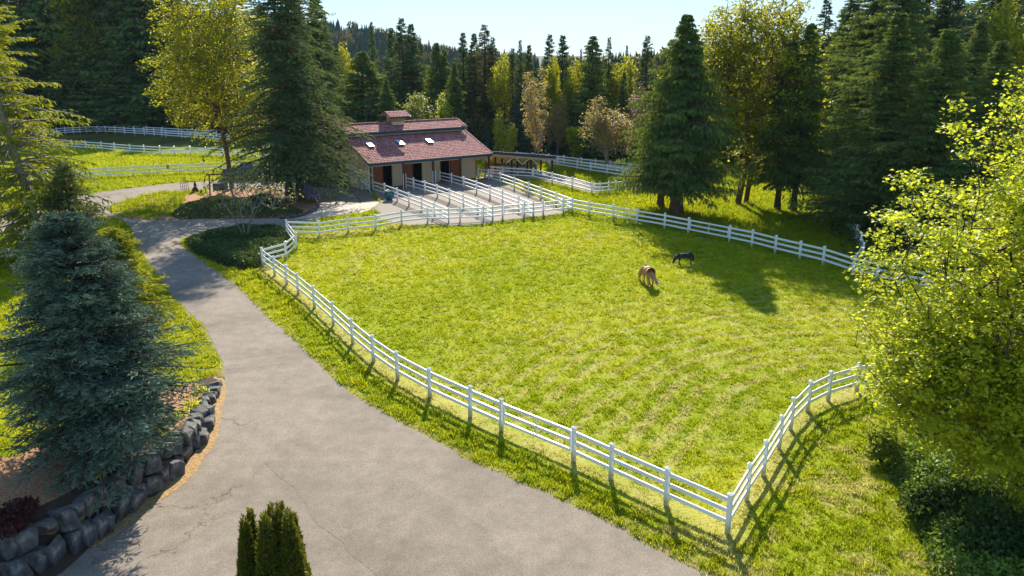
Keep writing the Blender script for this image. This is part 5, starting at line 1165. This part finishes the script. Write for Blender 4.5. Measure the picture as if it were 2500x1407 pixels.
for i, (x, y, z) in enumerate(lv):
    lb = ["lavender plant at the island edge, farthest from the camera", "second lavender plant from the far end of the purple row", "middle lavender plant of the purple row on the island edge", "second lavender plant from the near end of the purple row", "lavender plant at the near end of the purple row"][i]
    r = np.random.RandomState(60 + i); n = 260; root = empty("lavender_plant", (x - .35, y, z)); tag(root, lb, "flowers", "lavender row on the island edge")
    for nm, mt, h0, h1 in (("leaves", M['alder'], 0, .35), ("flowers", M['purplefl'], .3, .75)):
        P = np.stack([r.randn(n) * .32, r.randn(n) * .32, r.uniform(h0, h1, n)], 1); me = npmesh(nm, kites(P, nrm(r.randn(n, 3) * .4 + np.array([0, 0, 1.])), nrm(r.randn(n, 3)), np.full(n, .16), np.full(n, .08)), quadidx(n), attr=r.rand(n)); me.materials.append(mt); link(nm, me, None, root)
def bush(name, px, py, rad, h, mat, label, n=2500, size=.16, seed=1, group=None):
    r = np.random.RandomState(seed); x, y, z = gp(px, py); root = empty(name, (x, y, z)); tag(root, label, "bush", group); p = lumps(r, n, (rad, rad, h * .5), (0, 0, h * .52), 8); D = nrm(r.randn(n, 3) + np.array([0, 0, .4])); s = size * (.6 + .8 * r.rand(n))
    me = npmesh("leaves", kites(p, D, nrm(r.randn(n, 3)), s, s * .7), quadidx(n), attr=np.clip(.2 + .5 * r.rand(n) + .2 * p[:, 2] / h, 0, 1)); me.materials.append(mat); link("leaves", me, None, root)
    k = 9; a = r.rand(k) * 6.28; B_ = np.stack([np.cos(a) * rad * .6, np.sin(a) * rad * .6, np.full(k, h * .7)], 1); me = merge([tubes(np.zeros((k, 3)), B_, np.full(k, .03), np.full(k, .01), 4)], "stems", M['bark']); link("stems", me, None, root)
for i, (px, py, rad, h, lab) in enumerate([(1196, 405, 1.1, 1.3, "yellow-flowering bush behind the shed's left end"), (1218, 403, 1.2, 1.4, "yellow-flowering bush in the middle behind the shed"), (1240, 404, 1.1, 1.3, "yellow-flowering bush behind the shed's brown posts"), (1268, 406, 1.2, 1.0, "yellow-green bush at the right end of the shed's bush row")]):
    bush("forsythia_bush", px, py, rad, h, M['yellowfl'] if i < 3 else M['lime'], lab, 1500, .18, 80 + i, "yellow bushes behind the shed")
bush("rhododendron", 2150, 1130, .9, 1.5, M['alder'], "pale green shrub at the foot of the bright maple, next to the tall grass", 3000, .12, 91)
bush("leafy_shrub", 2440, 1120, 1.8, 1.7, M['alder'], "light green shrub in the sun below the bright maple's trunk", 5000, .12, 92)
bush("leafy_shrub", 2330, 1290, 1.7, 1.5, M['shrub'], "dark leafy shrub in the bottom right shade, near the mown track", 6000, .13, 93)
bush("leafy_shrub", 2470, 1380, 1.8, 1.8, M['shrub'], "dark leafy shrub in the bottom right corner", 6000, .13, 94)
bush("red_leaf_shrub", 30, 1290, 1.0, .7, foliage("maroon_leaves", (.05, .014, .018), (.13, .035, .03), .3), "low maroon-leaved shrub at the bottom left above the rock wall", 5000, .09, 95)
bush("azalea_bush", 540, 500, 1.0, .9, M['alder'], "rounded shrub in front of the timber swing", 1800, .14, 96)
bush("azalea_bush", 652, 505, 1.6, 1.6, M['shrub'], "taller shrub on the island left of the dark firs' trunks", 3200, .15, 97)

# ------------------------------------------------------------------ pot, swing, garden ornaments
x, y, z = gp(951, 489); pot = empty("garden_pot", (x, y, z)); tag(pot, "large glazed teal pot standing by the first paddock divider", "pot")
b = MB(); b.lathe((0, 0, 0), [(0, .0), (.26, .0), (.30, .04), (.44, .35), (.50, .62), (.47, .82), (.45, .88), (.52, .92), (.52, .97), (.44, .97), (.42, .88), (0, .86)], 24); b.build("bowl", simple("teal_glaze", (.01, .10, .13), .2, 2, .1, spec=.6), pot, True)
r = np.random.RandomState(4); n = 60; P = np.stack([r.uniform(-.3, .3, n), r.uniform(-.3, .3, n), np.full(n, .88)], 1); me = npmesh("planting", kites(P, nrm(r.randn(n, 3) + np.array([0, 0, 1.5])), nrm(r.randn(n, 3)), np.full(n, .18), np.full(n, .08)), quadidx(n), attr=r.rand(n)); me.materials.append(foliage("white_flowers", (.3, .35, .2), (.8, .78, .72), .3)); link("planting", me, None, pot)
x, y, z = gp(540, 476); sw = empty("garden_swing", (x, y, z), R(20)); tag(sw, "rustic timber A-frame garden swing on the mulch island", "swing")
for s in (-1.1, 1.1):
    for e in (-1, 1): b = MB(); b.tube([(s, e * 1.0, 0), (s * .9, e * .08, 2.15)], .07, 8); b.build("leg", M['wood_brown'], sw)
    b = MB(); b.tube([(s * .97, -.55, .95), (s * .97, .55, .95)], .05, 8); b.build("cross_bar", M['wood_brown'], sw)
b = MB(); b.tube([(-1.3, 0, 2.18), (1.3, 0, 2.18)], .08, 8); b.build("top_beam", M['wood_brown'], sw)
b = MB(); b.box(0, 0, .50, 1.5, .55, .06); b.build("seat", M['wood_brown'], sw)
for i in range(1): b = MB(); b.frame((0, .27, .55), (1, 0, 0), (0, .95, -.3), (0, .3, .95), -.75, .75, -.03, .03, 0, .65); b.build("backrest", M['wood_brown'], sw)
for s in (-.7, .7): b = MB(); b.tube([(s, 0, .53), (s, 0, 2.12)], .015, 5); b.build("hanging_chain", M['rust'], sw)
x, y, z = gp(478, 470); go = empty("garden_statue", (x, y, z)); tag(go, "small dark seated garden statue on the mulch beside the lane", "statue")
b = MB(); b.lathe((0, 0, 0), [(0, 0), (.30, 0), (.34, .08), (.30, .25), (.22, .42), (.20, .55), (.10, .66), (0, .67)], 14); b.build("body", M['rust'], go, True)
b = MB(); b.lathe((0, 0, .64), [(0, 0), (.12, .03), (.15, .13), (.12, .22), (.16, .24), (.05, .48), (0, .55)], 12); b.build("head", M['rust'], go, True)
for s in (-1, 1): b = MB(); b.tube([(s * .18, 0, .5), (s * .30, -.12, .32), (s * .16, -.26, .26)], .05, 6); b.build("arm", M['rust'], go, True)
x, y, z = gp(452, 472); tr_ = empty("iron_trellis", (x, y, z)); tag(tr_, "thin rusty iron trellis at the island's left edge", "trellis")
for k in range(5):
    xx = -.4 + .2 * k; b = MB(); b.tube([(xx, 0, 0), (xx, 0, 1.2 + .25 * math.cos(xx * 3)), (xx * .3, 0, 1.75)], .02, 5); b.build("upright", M['rust'], tr_)
for zz in (.4, .75, 1.1): b = MB(); b.tube([(.42 * math.cos(t), .05, zz + .06 * math.sin(t * 2)) for t in np.linspace(0, 3.14, 9)], .018, 5); b.build("ring", M['rust'], tr_)
a = np.array(FP['left_front'][5]); c = np.array(FP['left_front'][6]); p = a * .55 + c * .45; d = (c - a); ang = math.atan2(d[1], d[0]); sg = empty("fence_sign", (p[0], p[1], p[2] + .98), ang); tag(sg, "small pale sign with a dark emblem hung on the lane-side fence", "sign")
b = MB(); b.box(0, -.06, -.28, .38, .02, .56); b.build("board", M['teal'] if False else simple("pale_sign_face", (.45, .55, .50), .5, 2, .05), sg)
b = MB(); b.box(-.03, -.078, -.06, .22, .01, .12); b.box(.08, -.078, .06, .10, .01, .08); b.build("emblem", M['dark'], sg)

# ------------------------------------------------------------------ pickup truck
def loft(b, secs, closed=True):
    n = len(secs[0]); V = [p for s in secs for p in s]; F = [(i * n + k, i * n + (k + 1) % n, (i + 1) * n + (k + 1) % n, (i + 1) * n + k) for i in range(len(secs) - 1) for k in range(n)]
    F += [tuple(range(n))[::-1], tuple((len(secs) - 1) * n + k for k in range(n))]; b.add(V, F)
def carsec(x, w, z0, z1, c=.08): return [(x, -w, z0), (x, w, z0), (x, w, z0 + (z1 - z0) * .55), (x, w - .03, z1 - c), (x, w - c - .03, z1), (x, -w + c + .03, z1), (x, -w + .03, z1 - c), (x, -w, z0 + (z1 - z0) * .55)]
x, y, z = gp(572, 440); tk = empty("pickup_truck", (x + 1.2, y + 1.2, z), R(196)); tag(tk, "dark blue pickup truck parked on the lane behind the golden maple", "truck")
paint = simple("dark_blue_car_paint", (.012, .035, .075), .15, 1, .05, spec=.9); glass = simple("dark_car_glass", (.03, .05, .06), .06, 1, .05, spec=1.0); chrome = simple("chrome", (.6, .6, .6), .2, 1, .05, metal=.9); blk = simple("tyre_rubber", (.02, .02, .02), .8, 3, .1)
b = MB(); loft(b, [carsec(2.80, .80, .55, .95), carsec(2.72, .90, .42, 1.12), carsec(1.35, .97, .40, 1.24), carsec(1.2, .97, .40, 1.24), carsec(-.85, .97, .40, 1.24)]); b.build("body", paint, tk)
b = MB(); loft(b, [carsec(-.88, .97, .45, 1.30), carsec(-2.85, .96, .48, 1.30)]); b.build("cargo_bed", paint, tk)
b = MB(); loft(b, [carsec(1.30, .86, 1.2, 1.26, .02), carsec(.45, .76, 1.2, 1.86), carsec(-.55, .76, 1.2, 1.90), carsec(-.86, .80, 1.2, 1.30, .02)]); cb = b.build("cab", paint, tk)
b = MB(); b.add([(1.22, -.74, 1.30), (1.22, .74, 1.30), (.50, .66, 1.82), (.50, -.66, 1.82), (1.26, -.74, 1.31), (1.26, .74, 1.31), (.54, .66, 1.83), (.54, -.66, 1.83)], [(3, 2, 1, 0), (4, 5, 6, 7), (0, 1, 5, 4), (1, 2, 6, 5), (2, 3, 7, 6), (3, 0, 4, 7)]); b.build("windshield", glass, cb)
for s in (-1, 1):
    b = MB(); b.add([(.95, s * .86, 1.30), (-.05, s * .86, 1.30), (-.05, s * .80, 1.76), (.45, s * .80, 1.76)], [(0, 1, 2, 3)]); b.build("window", glass, cb)
    b = MB(); b.add([(-.12, s * .86, 1.30), (-.72, s * .86, 1.30), (-.60, s * .80, 1.76), (-.12, s * .80, 1.76)], [(0, 1, 2, 3)]); b.build("window", glass, cb)
    b = MB(); b.box(2.79, s * .66, .82, .06, .28, .2); b.build("headlight", chrome, tk)
    b = MB(); b.box(.85, s * 1.05, 1.28, .10, .20, .2); b.build("mirror", blk, tk)
    for xw in (1.85, -1.85):
        b = MB(); b.tube([(xw, s * .72, .39), (xw, s * .99, .39)], .39, 20); w_ = b.build("wheel", blk, tk); b = MB(); b.tube([(xw, s * .985, .39), (xw, s * 1.0, .39)], .23, 14); b.build("rim", chrome, w_)
b = MB(); b.box(2.83, 0, .62, .05, 1.0, .38); b.build("grille", blk, tk); b = MB(); b.box(2.88, 0, .44, .12, 1.75, .16); b.build("bumper", chrome, tk)

# ------------------------------------------------------------------ horse and donkey
def skin(name, joints, bones, mat, parent, sub=2):
    me = bpy.data.meshes.new(name); me.from_pydata([j[0] for j in joints], bones, []); me.update(); o = link(name, me, mat, parent)
    s = o.modifiers.new("skin", 'SKIN')
    for i, j in enumerate(joints):
        r = j[1]; r = (r, r) if np.isscalar(r) else r; me.skin_vertices[0].data[i].radius = r
    me.skin_vertices[0].data[0].use_root = True
    s.use_smooth_shade = True; s.branch_smoothing = .6; q = o.modifiers.new("sub", 'SUBSURF'); q.levels = sub; q.render_levels = sub; return o
def equine(name, loc, rz, label, cat, coat, hair, hoof, s=1.0, ear=.14, tail=None, step=None, head_dy=.25):
    """standing, grazing: nose to the ground. +x is forward; z is up"""
    root = empty(name, loc, rz); root.scale = (s, s, s); tag(root, label, cat)
    st_ = step or [0, 0, 0, 0]
    J = [((-.45, 0, 1.10), .34), ((-.12, 0, 1.03), .36), ((.25, 0, 1.02), .35), ((.55, 0, 1.10), .30), ((-.74, 0, 1.12), .30),
         ((.84, head_dy * .25, 1.00), .29), ((1.04, head_dy * .6, .78), .23), ((1.16, head_dy * .9, .56), .18), ((1.27, head_dy, .36), .13), ((1.33, head_dy, .16), .085), ((1.34, head_dy, .07), .075)]
    Bn = [(0, 1), (1, 2), (2, 3), (0, 4), (3, 5), (5, 6), (6, 7), (7, 8), (8, 9), (9, 10)]
    for k, (sx, sy, root_i) in enumerate(((1, 1, 3), (1, -1, 3), (-1, 1, 4), (-1, -1, 4))):
        n0 = len(J); d = st_[k]
        if sx > 0: L = [((.55 + d * .2, sy * .17, .86), .15), ((.56 + d * .6, sy * .17, .50), .080), ((.56 + d * .9, sy * .17, .44), .078), ((.57 + d, sy * .17, .16), .052), ((.60 + d, sy * .17, .05), .055)]
        else: L = [((-.66 + d * .2, sy * .17, .88), .21), ((-.58 + d * .4, sy * .18, .66), .125), ((-.80 + d * .8, sy * .18, .45), .080), ((-.78 + d, sy * .18, .16), .054), ((-.74 + d, sy * .18, .05), .055)]
        J += L; Bn += [(root_i, n0)] + [(n0 + i, n0 + i + 1) for i in range(4)]
    body = skin("body", J, Bn, coat, root)
    for sy in (-1, 1):                    # ears
        b = MB(); e = np.array((1.18, head_dy * .9 + sy * .07, .58)); b.add([e + (-.03, 0, 0), e + (.03, .02 * sy, 0), e + (.0, sy * .045, .02), e + (-.05 - ear * .3, sy * (.04 + ear * .35), ear)], [(0, 1, 3), (1, 2, 3), (2, 0, 3), (2, 1, 0)]); b.build("ear", coat, root)
    r = np.random.RandomState(3); n = 260; t = r.rand(n); P = np.stack([.62 + .58 * t, head_dy * t * .9 + r.randn(n) * .03, 1.36 - .72 * t ** 1.3 + r.rand(n) * .03], 1); D = nrm(np.stack([.2 * r.randn(n), (.5 + .3 * r.randn(n)) * np.where(r.rand(n) < .7, 1, -1), -.9 + 0 * t], 1))
    me = npmesh("mane", kites(P, D, nrm(r.randn(n, 3)), np.full(n, .20), np.full(n, .03)), quadidx(n), attr=r.rand(n)); me.materials.append(hair); link("mane", me, None, root)
    n = 320; t = r.rand(n); tl_ = np.array(tail or (-.25, 0, -.75)); P = np.array((-.93, 0, 1.22)) + t[:, None] * tl_ * .8 + r.randn(n, 3) * .035 * (.6 + t[:, None]); D = nrm(tl_[None] + .18 * r.randn(n, 3) - np.array([0, 0, .25]) * t[:, None])
    me = npmesh("tail", kites(P, D, nrm(r.randn(n, 3)), np.full(n, .30), np.full(n, .035)), quadidx(n), attr=r.rand(n)); me.materials.append(hair); link("tail", me, None, root)
    for k, (xx, yy) in enumerate(((.61, .17), (.61, -.17), (-.73, .18), (-.73, -.18))):
        b = MB(); b.lathe((xx + st_[k], yy, -.0), [(0, 0), (.075, 0), (.06, .08), (0, .08)], 10); b.build("hoof", hoof, root)
    return root
palo = simple("palomino_coat", (.48, .25, .11), .6, 2.5, .12); blond = foliage("blond_hair", (.45, .30, .16), (.75, .60, .40), .25); hoofm = simple("hoof_horn", (.07, .05, .04), .6, 4, .2)
x, y, z = gp(1589, 703); equine("horse", (x - .05, y + .75, z), R(92), "palomino horse grazing in the sun, seen from behind", "horse", palo, blond, hoofm, .92, .14, tail=(-.25, -.42, -.85), step=[.10, -.12, -.05, .10], head_dy=.38)
grey = simple("dark_donkey_coat", (.035, .028, .026), .8, 3, .25); dhair = foliage("dark_donkey_hair", (.02, .016, .014), (.05, .04, .035), .1)
x, y, z = gp(1670, 645); equine("donkey", (x, y, z), R(183), "dark brown donkey grazing side-on in the tree shadow", "donkey", grey, dhair, hoofm, .62, .24, tail=(-.10, 0, -.75), step=[.05, -.05, .05, -.04], head_dy=.10)

# ------------------------------------------------------------------ air
hz_ = MB(); hz_.frame((0, 0, 0), (1, 0, 0), (0, 1, 0), (0, 0, 1), -1900, 1900, -80, 3300, -4, 90)
hm = bpy.data.materials.new("haze"); hm.use_nodes = True; nt = hm.node_tree; nt.nodes.remove(nt.nodes["Principled BSDF"]); pv = nt.nodes.new("ShaderNodeVolumePrincipled")
pv.inputs["Color"].default_value = (.60, .80, 1.0, 1); pv.inputs["Density"].default_value = 0.00007; pv.inputs["Anisotropy"].default_value = 0; nt.links.new(pv.outputs[0], nt.nodes["Material Output"].inputs["Volume"])
tag(hz_.build("haze", hm), kind='stuff')
